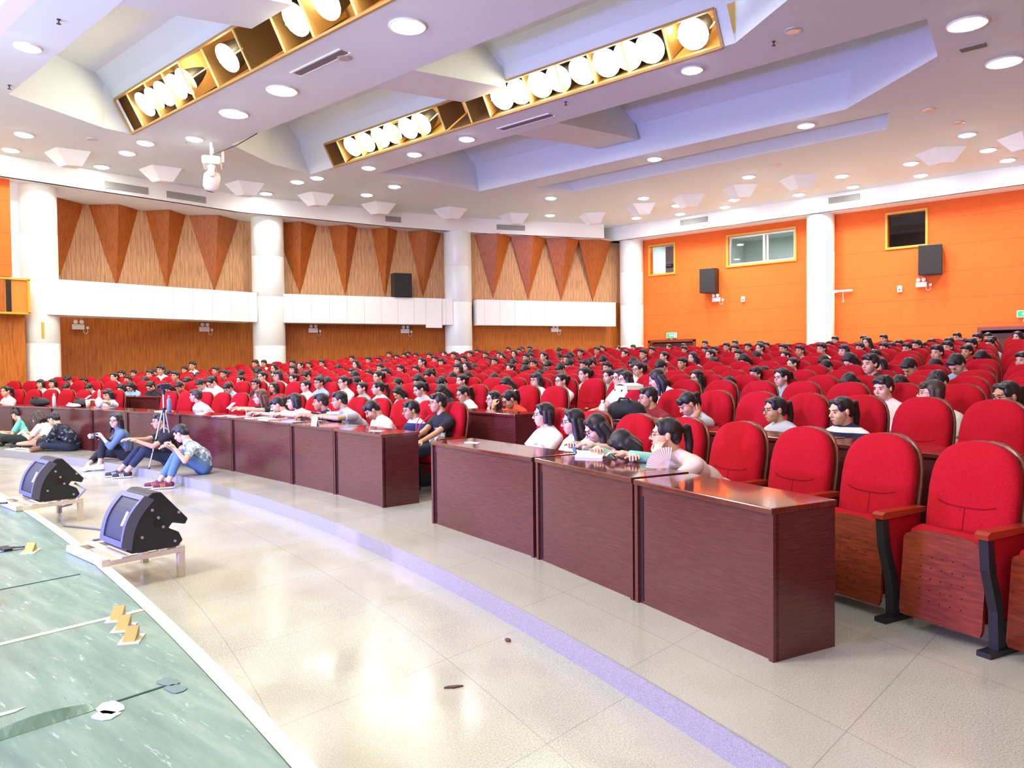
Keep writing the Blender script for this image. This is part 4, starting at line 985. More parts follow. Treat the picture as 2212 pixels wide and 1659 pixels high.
def hair_mesh(kind, H, R, voxel, down=Vector((0, 0, -1)), back=Vector((0, 1, 0)), length=None, bangs=True):
    b = MB(); P = lambda c: H + R @ Vector(c)
    E = lambda c, r, M=None: b.ell(P(c), r, R if M is None else R @ M, 18, 12)
    E((0, 0.024, 0.044), (0.084, 0.096, 0.084))
    E((0, 0.065, 0.000), (0.074, 0.052, 0.075))
    if kind == 'S':
        E((0, -0.050, 0.088), (0.062, 0.045, 0.026)); E((0.03, -0.070, 0.070), (0.040, 0.020, 0.022)); E((-0.03, -0.068, 0.072), (0.040, 0.020, 0.022))
        for s in (-1, 1): E((s * 0.070, 0.005, 0.035), (0.015, 0.035, 0.045))
        random.seed(3)
        for k in range(14):
            a = random.uniform(-2.6, 2.6); r_ = random.uniform(0.02, 0.06)
            c = Vector((r_ * math.sin(a), 0.02 - r_ * math.cos(a), 0.115 - r_ * 0.25)); b.cap(P(c), P(c + Vector((0.012 * math.sin(a), -0.012 * math.cos(a), 0.014))), 0.012, 0.006, 6)
    else:
        if bangs:
            E((0, -0.058, 0.072), (0.066, 0.036, 0.034)); E((0, -0.076, 0.048), (0.052, 0.016, 0.022))
        else:
            E((0.03, -0.040, 0.084), (0.044, 0.034, 0.026)); E((-0.03, -0.040, 0.084), (0.044, 0.034, 0.026))
            for s in (-1, 1): E((s * 0.060, -0.034, 0.044), (0.018, 0.028, 0.045))
    if kind == 'B':
        for s in (-1, 1):
            b.cap(P((s * 0.070, 0.0, 0.03)), P((s * 0.076, 0.0, -0.07)), 0.026, 0.024); b.cap(P((s * 0.066, 0.045, 0.02)), P((s * 0.066, 0.045, -0.085)), 0.036, 0.032)
        b.cap(P((0, 0.065, 0.0)), P((0, 0.06, -0.09)), 0.05, 0.042)
    if kind == 'L':
        ln_ = length or 0.26
        for s in (-1, 1):
            a = P((s * 0.070, -0.005, 0.02)); m_ = P((s * 0.078, 0.0, -0.085)); e = m_ + down * ln_ * 0.75 + (R @ Vector((s * 0.03, 0.01, 0)))
            b.cap(a, m_, 0.027, 0.028); b.cap(m_, e, 0.028, 0.020)
            a = P((s * 0.055, 0.05, 0.0)); m_ = P((s * 0.062, 0.062, -0.09)); e = m_ + down * ln_ + back * 0.01
            b.cap(a, m_, 0.042, 0.042); b.cap(m_, e, 0.042, 0.028)
        m_ = P((0, 0.075, -0.08)); b.cap(P((0, 0.07, 0)), m_, 0.05, 0.05); b.cap(m_, m_ + down * ln_, 0.05, 0.035)
    if kind == 'P':
        t0 = P((0, 0.108, 0.035)); t1 = t0 + back * 0.055 + Vector((0, 0, 0.012)); t2 = t1 + down * 0.10 + back * 0.02; t3 = t2 + down * (length or 0.10)
        b.cap(t0, t1, 0.020, 0.032); b.cap(t1, t2, 0.032, 0.034); b.cap(t2, t3, 0.034, 0.014)
    return remesh(b, voxel, 5)
def ik(S, T, l1, l2, pole):
    d = T - S; D = d.length; mx = (l1 + l2) * 0.998
    if D > mx: T = S + d * (mx / D); d = T - S; D = mx
    u = d / D; a = (l1 * l1 - l2 * l2 + D * D) / (2 * D); h = math.sqrt(max(0.0, l1 * l1 - a * a))
    p = pole - u * pole.dot(u); p = p.normalized() if p.length > 1e-5 else u.orthogonal().normalized()
    return S + u * a + p * h, T
def hand_prims(b, wr, d, nrm, side, curl=0.5):
    """wrist, finger direction, palm normal, side +1 left hand / -1 right hand"""
    d = d.normalized(); nrm = (nrm - d * nrm.dot(d)); nrm = nrm.normalized() if nrm.length > 1e-4 else d.orthogonal().normalized()
    wv = d.cross(nrm) * side
    Mx = Matrix((wv, nrm, d)).transposed()
    b.ell(wr + d * 0.045, (0.040, 0.015, 0.050), Mx, 14, 10); b.cap(wr - d * 0.02, wr + d * 0.03, 0.024, 0.026, 10)
    for k, (o_, L_) in enumerate(((-0.030, 0.058), (-0.010, 0.074), (0.010, 0.080), (0.030, 0.072))):
        p = wr + d * 0.082 + wv * o_; dd = (d + wv * o_ * 2.0).normalized(); r_ = 0.0082
        for s in range(3):
            a = curl * (0.5 + 0.35 * s) * (1 + 0.1 * k)
            dd = (dd * math.cos(a) + nrm * math.sin(a)).normalized()
            q = p + dd * L_ * (0.42, 0.33, 0.25)[s]; b.cap(p, q, r_, r_ * 0.92, 8); p = q; r_ *= 0.92
    p = wr + d * 0.022 + wv * 0.030; q = p + (d * 0.7 + wv * 0.75 + nrm * 0.25).normalized() * 0.038; b.cap(p, q, 0.0125, 0.0100, 8)
    q2 = q + (d * 0.9 + wv * 0.25 + nrm * 0.45 * curl).normalized() * 0.032; b.cap(q, q2, 0.0098, 0.0085, 8)
class Pose: pass
def solve(s):
    """fills in all joints; s: dict with hip, head, R (head matrix), f (body facing), hands, knees, ankles"""
    q = Pose(); q.f = Vector(s.get('f', (0, -1, 0))).normalized(); q.l = Vector((0, 0, 1)).cross(q.f)
    q.hip = Vector(s['hip']); q.H = Vector(s['head']); q.R = s['R']; k = s.get('size', 1.0)
    q.nk = q.H + q.R @ Vector((0, 0.035, -0.075)); q.N = q.nk + Vector((0, 0, -0.095)) - q.f * 0.012 + (q.hip - q.nk).normalized() * 0.02
    q.N = q.N + (-q.f) * 0.02
    q.sp = (q.N - q.hip); q.mid = q.hip + q.sp * 0.45 - q.f * (0.05 * s.get('slouch', 1.0)); q.ch = q.hip + q.sp * 0.76 - q.f * 0.02
    tw = Matrix.Rotation(s.get('twist', 0.0), 3, 'Z'); lv = tw @ q.l; q.lv = lv
    sw = s.get('sw', 0.168) * k; dn = -q.sp.normalized() * 0.045
    q.S = {1: q.N + lv * sw + dn, -1: q.N - lv * sw + dn}
    q.E = {}; q.W = {}
    hands = s.get('hands', {})
    for sd in (1, -1):
        T = hands.get(sd); T = Vector(T) if T is not None else q.hip + q.f * 0.30 + lv * sd * 0.10 + Vector((0, 0, 0.10))
        pole = Vector(s.get('pole', {}).get(sd, (0, 0, -1))) + lv * sd * 0.5 - q.f * 0.3
        q.E[sd], q.W[sd] = ik(q.S[sd], T, 0.265 * k, 0.235 * k, pole)
    q.hj = {1: q.hip + q.l * 0.085, -1: q.hip - q.l * 0.085}
    kn = s.get('knees', {}); an = s.get('ankles', {}); q.K = {}; q.A = {}; q.T = {}
    for sd in (1, -1):
        A = an.get(sd); A = Vector(A) if A is not None else q.hip + q.f * 0.40 + q.l * sd * 0.10 + Vector((0, 0, -q.hip.z + 0.09))
        pole = Vector(kn[sd]) - (q.hj[sd] + A) / 2 if sd in kn else q.f + Vector((0, 0, 0.8))
        q.K[sd], q.A[sd] = ik(q.hj[sd], A, 0.42 * k, 0.40 * k, pole)
        tf = Vector(s.get('toes', {}).get(sd, tuple(q.f)))
        q.T[sd] = q.A[sd] + tf.normalized() * 0.13 + Vector((0, 0, -0.045))
    q.k = k
    return q
def frame_of(u, side):
    u = u.normalized(); x = (side - u * side.dot(u)).normalized(); y = u.cross(x)
    return Matrix((x, y, u)).transposed()
def torso_prims(b, q, g=0.0, fem=False, hem=0.0, shoulders=True):
    Mh = frame_of(q.mid - q.hip, q.l); Mc = frame_of(q.N - q.mid, q.lv)
    b.ell(q.hip + Vector((0, 0, 0.02)), (0.155 + g, 0.115 + g, 0.105 + g), Mh, 20, 14)
    b.ell(q.mid, (0.130 + g, 0.095 + g, 0.150 + g), frame_of(q.N - q.hip, q.lv), 20, 14)
    b.ell(q.ch, (0.148 + g, 0.098 + g, 0.150 + g), Mc, 20, 14)
    b.cap(q.hip, q.mid, 0.11 + g, 0.10 + g, 16)
    if shoulders: b.cap(q.S[1] * 0.94 + q.S[-1] * 0.06, q.S[-1] * 0.94 + q.S[1] * 0.06, 0.052 + g, 0.052 + g, 14)
    for s in (1, -1): b.cap(q.N + (q.nk - q.N) * 0.42, q.S[s] + Vector((0, 0, 0.012)), 0.050 + g * 0.6, 0.040 + g, 12)
    if fem:
        fc = -Mc.col[1] if (-Mc.col[1]).dot(q.f) > 0 else Mc.col[1]
        for s in (-1, 1): b.ell(q.ch + fc * 0.075 + q.lv * s * 0.065, (0.055 + g, 0.045 + g, 0.055 + g), Mc, 12, 8)
def build_body(name, q, root, skin, voxel=0.009, legs=True, hvox=0.005, hands=True, curl=None, palm=None, fdir=None, fem=False):
    b = MB(); torso_prims(b, q, 0.0, fem)
    b.cap(q.N - (q.N - q.hip).normalized() * 0.05, q.nk, 0.060, 0.050, 14); b.cap(q.nk, q.H + q.R @ Vector((0, 0.02, -0.03)), 0.050, 0.048, 14)
    for s in (1, -1):
        b.cap(q.S[s], q.E[s], 0.045, 0.036, 12); b.cap(q.E[s], q.W[s], 0.037, 0.024, 12)
        if legs:
            b.cap(q.hj[s], q.K[s], 0.085, 0.056, 14); b.cap(q.K[s], q.A[s], 0.054, 0.034, 12)
            b.cap(q.A[s] + Vector((0, 0, -0.03)), q.T[s], 0.036, 0.026, 10)
    ms = [remesh(b, voxel, 4)]
    b = MB(); head_prims(b, q.H, q.R); b.cap(q.nk, q.H + q.R @ Vector((0, 0.02, -0.02)), 0.049, 0.047, 14); ms.append(remesh(b, hvox, 5, 0.5))
    if hands:
        b = MB()
        for s in (1, -1):
            d = (q.W[s] - q.E[s]).normalized(); dd = Vector(fdir[s]) if fdir and s in fdir else d
            nr = Vector(palm[s]) if palm and s in palm else Vector((0, 0, -1))
            hand_prims(b, q.W[s], dd, nr, s, (curl or {}).get(s, 0.35))
        ms.append(remesh(b, 0.0042, 1, 0.35))
    me = merge(name, ms, [skin])
    o = bpy.data.objects.new(name, me); sc.collection.objects.link(o); o.parent = root
    return o
def build_shirt(q, root, m, sleeve='short', voxel=0.010, fem=False, name='shirt', collar=False, g=0.013):
    b = MB(); torso_prims(b, q, g, fem)
    for s in (1, -1):
        d = q.E[s] - q.S[s]
        if sleeve == 'short': b.cap(q.S[s], q.S[s] + d * 0.62, 0.060, 0.058, 14, False, True)
        elif sleeve == 'long': b.cap(q.S[s], q.E[s], 0.058, 0.047, 14); b.cap(q.E[s], q.E[s].lerp(q.W[s], 0.93), 0.048, 0.035, 14, False, True)
        elif sleeve == 'rolled': b.cap(q.S[s], q.E[s], 0.058, 0.047, 14); b.cap(q.E[s], q.E[s].lerp(q.W[s], 0.45), 0.048, 0.044, 14, False, True)
        elif sleeve == 'cap': b.cap(q.S[s], q.S[s] + d * 0.2, 0.052, 0.050, 14, False, True)
    if collar:
        b.cap(q.N - (q.N - q.hip).normalized() * 0.02, q.N.lerp(q.nk, 0.55), 0.072, 0.062, 16, False, True)
    me = merge(name, [remesh(b, voxel, 3)], [m])
    o = bpy.data.objects.new(name, me); sc.collection.objects.link(o); o.parent = root
    return o
def build_trousers(q, root, m, upto=0.92, voxel=0.012, name='trousers'):
    b = MB(); Mh = frame_of(q.mid - q.hip, q.l)
    b.ell(q.hip, (0.172, 0.132, 0.112), Mh, 20, 14)
    for s in (1, -1):
        if upto <= 0.0:
            b.cap(q.hj[s], q.hj[s].lerp(q.K[s], 0.75 + upto), 0.100, 0.088, 14, False, True); continue
        b.cap(q.hj[s], q.K[s], 0.097, 0.070, 14); b.cap(q.K[s], q.K[s].lerp(q.A[s], upto), 0.068, 0.052, 14, False, True)
    me = merge(name, [remesh(b, voxel, 3)], [m])
    o = bpy.data.objects.new(name, me); sc.collection.objects.link(o); o.parent = root
    return o
def build_shoes(q, root, m, sole=None, stripe=None):
    for s in (1, -1):
        b = MB(); A = q.A[s] + Vector((0, 0, -0.045)); T = q.T[s]; d = (T - A); d.z = 0; d = d.normalized() if d.length > 1e-4 else q.f
        h = A - d * 0.035 + Vector((0, 0, 0.0)); sd = Vector((0, 0, 1)).cross(d)
        M3 = Matrix((d, sd, Vector((0, 0, 1)))).transposed()
        b.cap(h + Vector((0, 0, 0.012)), h + d * 0.20 + Vector((0, 0, -0.004)), 0.040, 0.034, 14); b.ell(h + d * 0.05 + Vector((0, 0, 0.03)), (0.055, 0.036, 0.035), M3, 14, 8)
        sh = merge('shoe', [remesh(b, 0.007, 2)], [m]); o = bpy.data.objects.new('shoe', sh); sc.collection.objects.link(o); o.parent = root
        if sole:
            b = MB(); b.cap(h + Vector((0, 0, -0.026)), h + d * 0.205 + Vector((0, 0, -0.030)), 0.043, 0.039, 16); c = b.build('sole', sole, o, True)
            c.scale = (1, 1, 1)
            zc = h.z - 0.028
            for v in c.data.vertices: v.co.z = zc + (v.co.z - zc) * 0.32
        if stripe:
            b = MB()
            for k in range(3):
                for e in (1, -1):
                    p = h + d * (0.075 + 0.022 * k) + sd * e * 0.041
                    b.cap(p + Vector((0, 0, -0.015)), p + d * 0.012 - sd * e * 0.012 + Vector((0, 0, 0.022)), 0.0065, 0.006, 6)
            b.build('side_marks', stripe, o, True)
def look_R(H, target, pitch_extra=0.0, roll=0.0):
    d = Vector(target) - Vector(H)
    yaw = math.atan2(d.x, -d.y)
    pit = math.atan2(-d.z, math.hypot(d.x, d.y))
    return rotm(yaw, pit + pitch_extra, roll)
def person(name, label, group, loc, rz, s):
    """s in local coordinates of the root; s['look'] in world space or s['yaw'/'pitch'/'roll']"""
    root = tag(empty(name, loc, rz), label, 'person', group)
    if 'R' not in s: s['R'] = rotm(s.get('yaw', 0), s.get('pitch', 0), s.get('roll', 0))
    q = solve(s); v = s.get('vox', 0.009)
    build_body('body', q, root, SKIN[s.get('skin', 0)], v, True, s.get('hvox', 0.0055), True, s.get('curl'), s.get('palm'), s.get('fdir'), s.get('fem', False))
    hm = hair_mesh(s['hair'], q.H, q.R, s.get('hairvox', 0.007), back=-q.f, length=s.get('hairlen'), bangs=s.get('bangs', True))
    me = merge('hair', [hm], [HAIR[s.get('haircol', 'k')]]); o = bpy.data.objects.new('hair', me); sc.collection.objects.link(o); o.parent = root
    face_parts(root, q.H, q.R, s.get('glasses'))
    sh = build_shirt(q, root, s['shirt'], s.get('sleeve', 'short'), 0.0095, s.get('fem', False), s.get('shirtname', 'shirt'), s.get('collar', False))
    if s.get('scol'): sh.color = s['scol']
    build_trousers(q, root, s.get('pants', M_DJEAN), s.get('pupto', 0.92))
    build_shoes(q, root, s.get('shoes', M_BLACKP), s.get('sole'), s.get('smarks'))
    root['_done'] = 1
    del root['_done']
    return root, q
PEOPLE_TXT = '''1 m 2 B g - -0.06 0.02;1 m 3 B p - -0.05 -0.12;1 m 4 S - D -0.12 -0.12;1 m 5 S - D -0.12 0.12;1 m 7 L o D -0.12 0.12;1 m 8 L - D -0.08 -0.12;1 m 9 P k D -0.05 0.03;1 m 10 L - D -0.12 0.08;1 m 11 S r D -0.07 -0.09;1 m 12 S - D 0.01 0.12;1 m 13 P w D 0.06 -0.07;1 m 14 S b D -0.09 -0.12;1 m 15 S k G -0.05 0.12;1 m 16 L k - -0.11 0.12;1 m 18 P w - -0.07 -0.00;1 m 19 S - G 0.00 -0.12;1 m 20 P w G 0.01 0.05;1 m 21 P g U -0.09 -0.01;1 m 22 P m - -0.07 -0.02;1 m 23 L - D -0.11 0.02;1 m 24 P g D -0.05 -0.03;1 m 25 L k D -0.07 0.05;1 m 26 P w DG -0.10 -0.07;1 m 27 L y G -0.12 0.06;1 m 28 P o D -0.12 -0.12;1 r 1 S r G -0.07 -0.12;1 r 2 P w D -0.10 -0.12;1 r 5 P n - -0.12 -0.06;2 c 1 S - D -0.01 0.12;2 c 2 S p G -0.12 0.01;2 c 4 P - - 0.00 -0.02;2 c 5 S - - -0.07 -0.12;2 c 6 S - D -0.06 0.06;2 c 8 S - - 0.03 -0.08;2 c 9 S - D -0.05 -0.12;2 c 12 P g - -0.08 -0.09;2 c 13 P w G 0.01 0.12;2 c 14 B w G 0.03 0.08;2 c 15 P - G -0.04 0.02;2 c 17 B - D -0.05 0.12;2 c 19 S - D -0.04 -0.10;2 c 20 P - - 0.01 -0.12;2 c 21 S - D -0.08 0.02;2 c 22 L - D 0.01 0.06;2 c 23 S - D -0.03 0.12;2 c 24 P - - -0.05 -0.06;2 c 26 L - DG -0.03 0.08;2 c 27 B w G -0.02 0.08;2 c 28 P w G -0.03 0.06;2 c 30 L w G 0.03 0.12;2 c 37 S w - -0.04 -0.06;2 c 38 B w G -0.05 -0.12;2 c 39 P z G -0.05 -0.05;3 c 1 S - - 0.00 0.12;3 c 2 S - D -0.12 0.03;3 c 3 S - - 0.01 0.02;3 c 4 S - - 0.12 -0.12;3 c 8 S - - -0.00 -0.12;3 c 13 P - D 0.02 0.06;3 c 14 S - D -0.09 -0.04;3 c 16 S - D 0.01 -0.01;3 c 20 P - D 0.04 0.03;3 c 21 S - D -0.02 0.12;3 c 22 L - D -0.01 -0.02;3 c 23 S - D -0.06 0.12;3 c 27 P p - -0.00 -0.08;3 c 28 P b - -0.03 -0.12;3 c 30 L w D -0.03 -0.12;3 c 31 L k G -0.04 -0.12;3 c 32 S - DG -0.09 -0.04;3 c 33 P - G -0.02 0.11;3 c 35 L - D -0.02 -0.01;3 c 36 S - D -0.04 0.02;3 c 37 S - D 0.01 -0.12;4 c 0 S - - -0.04 -0.12;4 c 1 S - - -0.03 0.12;4 c 2 S - D 0.02 0.12;4 c 4 S - D -0.05 0.12;4 c 5 S - - 0.03 0.12;4 c 6 B - D -0.02 0.12;4 c 7 S - D -0.01 0.03;4 c 8 S - D 0.05 0.12;4 c 10 B - - 0.05 0.12;4 c 14 S - - -0.05 -0.12;4 c 15 S - - -0.08 -0.12;4 c 16 B - - -0.04 -0.12;4 c 20 B - - 0.04 -0.11;4 c 24 S - D -0.04 -0.02;4 c 28 P - G 0.02 -0.04;4 c 32 S - - -0.06 -0.08;4 c 35 S - - 0.09 -0.03;5 c 0 S r - -0.01 0.12;5 c 1 S w - 0.12 -0.12;5 c 6 L w - 0.02 0.12;5 c 13 S - - -0.00 -0.03;5 c 14 S r - -0.03 0.08;5 c 15 S - - -0.05 0.03;5 c 18 L - - 0.02 -0.04;5 c 20 P r G -0.03 0.12;5 c 21 S - D -0.01 0.10;5 c 22 P - D -0.11 0.08;5 c 23 S - D 0.02 -0.07;5 c 24 S - G 0.02 -0.12;5 c 25 S - - -0.02 -0.12;5 c 26 L - D 0.05 0.12;5 c 27 S - D 0.06 0.12;5 c 31 L - D -0.08 -0.12;5 c 34 B - G -0.01 -0.06;5 c 35 S - D 0.04 -0.12;5 c 36 S - D 0.08 -0.07;6 c 3 S - - 0.08 0.07;6 c 6 P - - 0.01 0.09;6 c 9 L - D -0.01 -0.10;6 c 10 L - G 0.03 -0.11;6 c 14 P r G 0.07 -0.04;6 c 17 S - D -0.04 0.09;6 c 20 S - - -0.01 0.12;6 c 21 S - D 0.02 0.09;6 c 22 S - D 0.04 0.12;6 c 23 P - D 0.05 0.12;6 c 25 L - D 0.05 0.10;6 c 27 S o - -0.02 0.01;6 c 31 P w G -0.05 -0.02;6 c 32 S w D -0.04 0.11;6 c 33 L - D 0.06 -0.05;6 c 35 S w D -0.06 0.09;6 c 37 S - - -0.02 -0.00;7 c 2 S - - 0.01 -0.01;7 c 4 S - - -0.00 -0.02;7 c 5 S - G -0.05 0.05;7 c 6 S - - -0.01 0.00;7 c 14 B - - -0.02 -0.11;7 c 15 S - - 0.00 -0.12;7 c 17 S - - -0.02 -0.02;7 c 18 P - D -0.01 0.11;7 c 19 P - D -0.03 -0.05;7 c 21 S - - 0.01 -0.03;7 c 23 S - D 0.03 -0.05;7 c 27 L - - 0.01 -0.12;7 c 28 P w D -0.07 -0.12;7 c 29 L k D 0.01 -0.01;7 c 32 S - D -0.06 -0.12;7 c 35 S - G 0.03 -0.01;7 c 36 L - D -0.01 0.12;8 c 7 S - - 0.00 -0.12;8 c 8 S - D -0.07 0.02;8 c 11 S - - -0.01 0.12;8 c 13 S - G -0.01 0.01;8 c 17 S - - 0.01 -0.12;8 c 18 P - - 0.03 -0.12;8 c 19 S - - -0.04 0.02;8 c 23 S - - 0.04 0.00;8 c 24 P w G -0.02 -0.04;8 c 26 P - - 0.00 0.00;8 c 27 S - - -0.02 0.12;8 c 28 S - D 0.00 0.05;8 c 29 P - - -0.06 0.00;8 c 31 B - - 0.03 0.06;8 c 32 S - G -0.07 0.07;8 c 35 S - - -0.03 -0.12;9 c 3 S - - 0.00 0.05;9 c 5 S - - -0.06 -0.02;9 c 6 S - D -0.08 -0.05;9 c 12 S - - -0.09 0.12;9 c 13 L - - -0.03 0.11;9 c 15 S - - -0.02 -0.05;9 c 17 B - - -0.02 0.12;9 c 20 P - - 0.00 0.11;9 c 28 S - - 0.00 0.06;9 c 29 S - - 0.03 -0.04;9 c 32 S - - -0.01 -0.08;9 c 33 S - - -0.00 0.06;9 c 34 S - - 0.03 -0.12;10 c 4 S - - -0.03 -0.05;10 c 6 S - - 0.00 0.12;10 c 8 S - - 0.01 -0.07;10 c 9 S - - 0.03 0.00;10 c 10 S - - -0.00 0.01;10 c 11 S - - -0.01 -0.04;10 c 12 L - - 0.02 -0.05;10 c 15 S - D -0.06 -0.12;10 c 16 S - - 0.01 -0.04;10 c 23 S - - -0.01 -0.00;10 c 24 S - - 0.01 -0.02;10 c 25 P - - 0.03 0.03;10 c 26 S - - 0.00 0.03;10 c 29 S - - -0.02 0.03;10 c 30 S - - -0.03 -0.05;10 c 31 S - - -0.00 0.02;11 c 1 S - - 0.02 -0.03;11 c 2 S k - -0.03 0.03;11 c 3 S - - -0.04 -0.06;11 c 5 P - - -0.01 -0.04;11 c 15 S - - 0.02 -0.02;11 c 18 S - - -0.02 0.05;11 c 20 S - - -0.02 -0.10;11 c 21 S - - -0.04 -0.08;11 c 22 S r - 0.03 -0.02;11 c 23 S - - 0.01 -0.01;11 c 28 L - - 0.05 0.01;11 c 29 S - - -0.07 -0.05;11 c 30 S - - -0.08 0.02;11 c 31 S - - -0.01 -0.04;11 c 32 S - - -0.05 0.12;12 c 0 S - - -0.02 0.05;12 c 9 S - D 0.02 -0.01;12 c 28 S - - -0.05 0.03;12 c 31 S - G 0.03 -0.10;13 c 3 S - - -0.02 -0.02;13 c 6 S - - -0.01 0.00;13 c 21 S - - -0.03 -0.07;13 c 22 S - - -0.08 -0.07;13 c 24 S - - -0.05 -0.08;13 c 28 S - - -0.07 0.03;13 c 29 S - - -0.09 0.10;13 c 30 S - - -0.06 0.12;13 c 31 L - - 0.02 0.04;14 c 3 S - - -0.00 0.12;14 c 4 S - - 0.00 0.12;14 c 5 S - - 0.01 -0.12;14 c 7 S - D 0.00 -0.00;14 c 10 S - - -0.03 -0.12;14 c 11 P - - -0.06 -0.10;14 c 12 S - - -0.03 -0.12;14 c 14 P - - -0.05 -0.02;14 c 15 S - - -0.04 -0.08;14 c 16 S - - 0.03 0.08;14 c 18 S - - 0.01 -0.11;14 c 19 P - - -0.02 0.09;14 c 23 S - - 0.03 -0.08;14 c 24 S - - 0.02 0.09;14 c 25 S - - 0.03 0.01;14 c 28 S - - 0.01 -0.02;14 c 29 B - G -0.01 0.06'''
# ------------------------------------------------------------------ seats
PH = [0,0,-.55,-.1,-.6,-.2,-.7,-.3,0,-.5,-.1,-.6,-.2,-.7,-.3]
def wall_ok(x, y):
    if y < 13.5: return x > -23.0 + max(0, (y - 9)) * .06
    if y < 20.3: return x > -22.75 + (y - 13.5) * .40
    return x > -20.0 + (y - 20.3) * .56
def seat_list():
    out = []
    for k, r in enumerate(RROW):
        s = math.degrees(.575 / r)
        def run(b, hi, lo, st_):
            Ls = []; a = hi - st_ / 2
            while a > lo + st_ * .4:
                p = polar(r, a)
                if not wall_ok(p.x, p.y) or a < -25: break
                Ls.append(a); a -= st_
            Ls.reverse(); out.extend((k, b, i, a_) for i, a_ in enumerate(Ls))
        if k == 0: run('l', -11.1, -40, s); run('m', 9.3, -8.4, s + .005); run('r', 12.03 + 1.235 * 9, 12.03, 1.235)
        elif k == 1: run('m', 9.3, -40, s); n_ = int((24 - 11.2) / s); run('r', 11.2 + n_ * s, 11.2, s)
        else: n_ = int((24 - 9.3) / s); run('c', 9.3 + (n_ + PH[k]) * s, -40, s)
    return out
def loft(levels, n_=22, ex=3.2):
    """levels: (z, y centre, half width, half thickness)"""
    b = MB()
    for z, yc, w_, t_ in levels:
        for j in range(n_):
            a = 2 * PI * j / n_; c, s = math.cos(a), math.sin(a)
            b.v.append((math.copysign(abs(c) ** (2 / ex), c) * w_, yc + math.copysign(abs(s) ** (2 / ex), s) * t_, z))
    for i in range(len(levels) - 1):
        for j in range(n_): b.f.append((i * n_ + j, i * n_ + (j + 1) % n_, (i + 1) * n_ + (j + 1) % n_, (i + 1) * n_ + j)); b.m.append(0)
    b.f.append(tuple(range(n_ - 1, -1, -1))); b.m.append(0)
    e = (len(levels) - 1) * n_; b.f.append(tuple(e + j for j in range(n_))); b.m.append(0)
    return b
def back_levels(grow, dy, t_, z0, z1, tf=None):
    out = []
    for z, w_ in ((0.34, .205), (0.36, .232), (0.5, .240), (0.65, .248), (0.78, .250), (0.86, .243), (0.92, .228), (0.97, .203), (1.005, .170), (1.03, .128), (1.045, .080), (1.05, .030)):
        z_ = z0 + (z - 0.34) / 0.71 * (z1 - z0); y = -0.135 + 0.135 * (z - 0.34) / 0.71
        tt = t_ * (1.0 if z < 0.9 else max(0.25, 1 - ((z - 0.9) / 0.15) ** 2 * 0.75))
        if z < 0.36: tt *= 0.6
        out.append((z_, y + dy, w_ + grow, tt))
    return out
def seat_meshes(folded):
    P = {}
    P['backrest'] = (loft(back_levels(0.0, -0.045, 0.062, 0.34, 1.045)), [M_RED], True)
    P['back_shell'] = (loft(back_levels(0.001, 0.026, 0.016, 0.30, 1.045), 22, 4.0), [M_SEATSH], True)
    if folded:
        b = loft([(0.11, -0.33, .18, .02), (0.13, -0.335, .222, .045), (0.3, -0.325, .232, .055), (0.48, -0.305, .232, .055), (0.545, -0.295, .222, .05), (0.575, -0.290, .18, .025)], 20, 3.6); P['seat_cushion'] = (b, [M_REDP], True)
        b = MB(); top = [(0.235 * math.sin(PI / 2 * t), 0.0) for t in (0,)]
        pl = [(-.225, .07), (.225, .07), (.235, .10), (.235, .50)] + [(.235 - .235 * (1 - math.cos(k * PI / 2 / 5)) * 0.85, .50 + .06 * math.sin(k * PI / 2 / 5)) for k in range(1, 6)]
        pl += [(-x, z) for x, z in pl[::-1] if x > 0 and z > .08][:-1] + [(-.235, .10)]
        b.extr([(x, -0.385 - (0.02 if False else 0) + 0.05 * (z - .07) / .5 - 0.02, z) for x, z in pl], (0, 0.022, 0)); P['seat_board'] = (b, [M_SEATW], False)
    else:
        b = MB(); v = loft([(0.0, 0, .18, .18), (0.02, 0, .225, .225), (0.08, 0, .232, .232), (0.11, 0, .215, .215), (0.12, 0, .15, .15)], 20, 3.6)
        v.v = [(x, y - 0.33, z + 0.33) for x, y, z in v.v]; P['seat_cushion'] = (v, [M_REDP], True)
        b = MB(); b.box((-.225, -.555, .305), (.225, -.115, .327)); P['seat_board'] = (b, [M_SEATW], False)
    b = MB(); b.extr([(0.252, -.49, .600), (0.252, -.10, .612), (0.252, -.10, .640), (0.252, -.47, .640), (0.252, -.495, .625)], (0.068, 0, 0)); P['armrest'] = (b, [M_ARM], False)
    b = MB(); b.extr([(0.262, -.478, .600), (0.262, -.430, .600), (0.262, -.405, .42), (0.262, -.345, .25), (0.262, -.335, .02), (0.262, -.385, .02), (0.262, -.395, .22), (0.262, -.462, .44)], (0.048, 0, 0)); P['arm_support'] = (b, [M_IRON], False)
    b = MB(); b.extr([(0.272, -.43, .600), (0.272, -.12, .610), (0.272, -.16, .15), (0.272, -.33, .15), (0.272, -.34, .28), (0.272, -.40, .44)], (0.026, 0, 0)); P['side_panel'] = (b, [M_REDP], False)
    b = MB(); b.box((0.25, -.47, 0.0), (0.322, -.08, .028)); b.box((0.268, -.38, 0.028), (0.304, -.18, .17)); P['foot'] = (b, [M_IRON], False)
    b = MB(); b.box((0.275, -.392, .21), (0.297, -.386, .245)); P['number_plate'] = (b, [M_WHITEP], False)
    return P
SLIST = seat_list()
def view_px(p):
    d = Vector(p) - Vector((0, 0, CAM_H)); w_ = d.dot(f0)
    if w_ < 0.3: return -999, w_
    return 1106 + F_PX * d.dot(camR) / w_, w_
PEOPLE = {}
for e in PEOPLE_TXT.split(';'):
    t_ = e.split(); PEOPLE[(int(t_[0]), t_[1], int(t_[2]))] = t_[3:]
HERO = {}
exec_hero = None
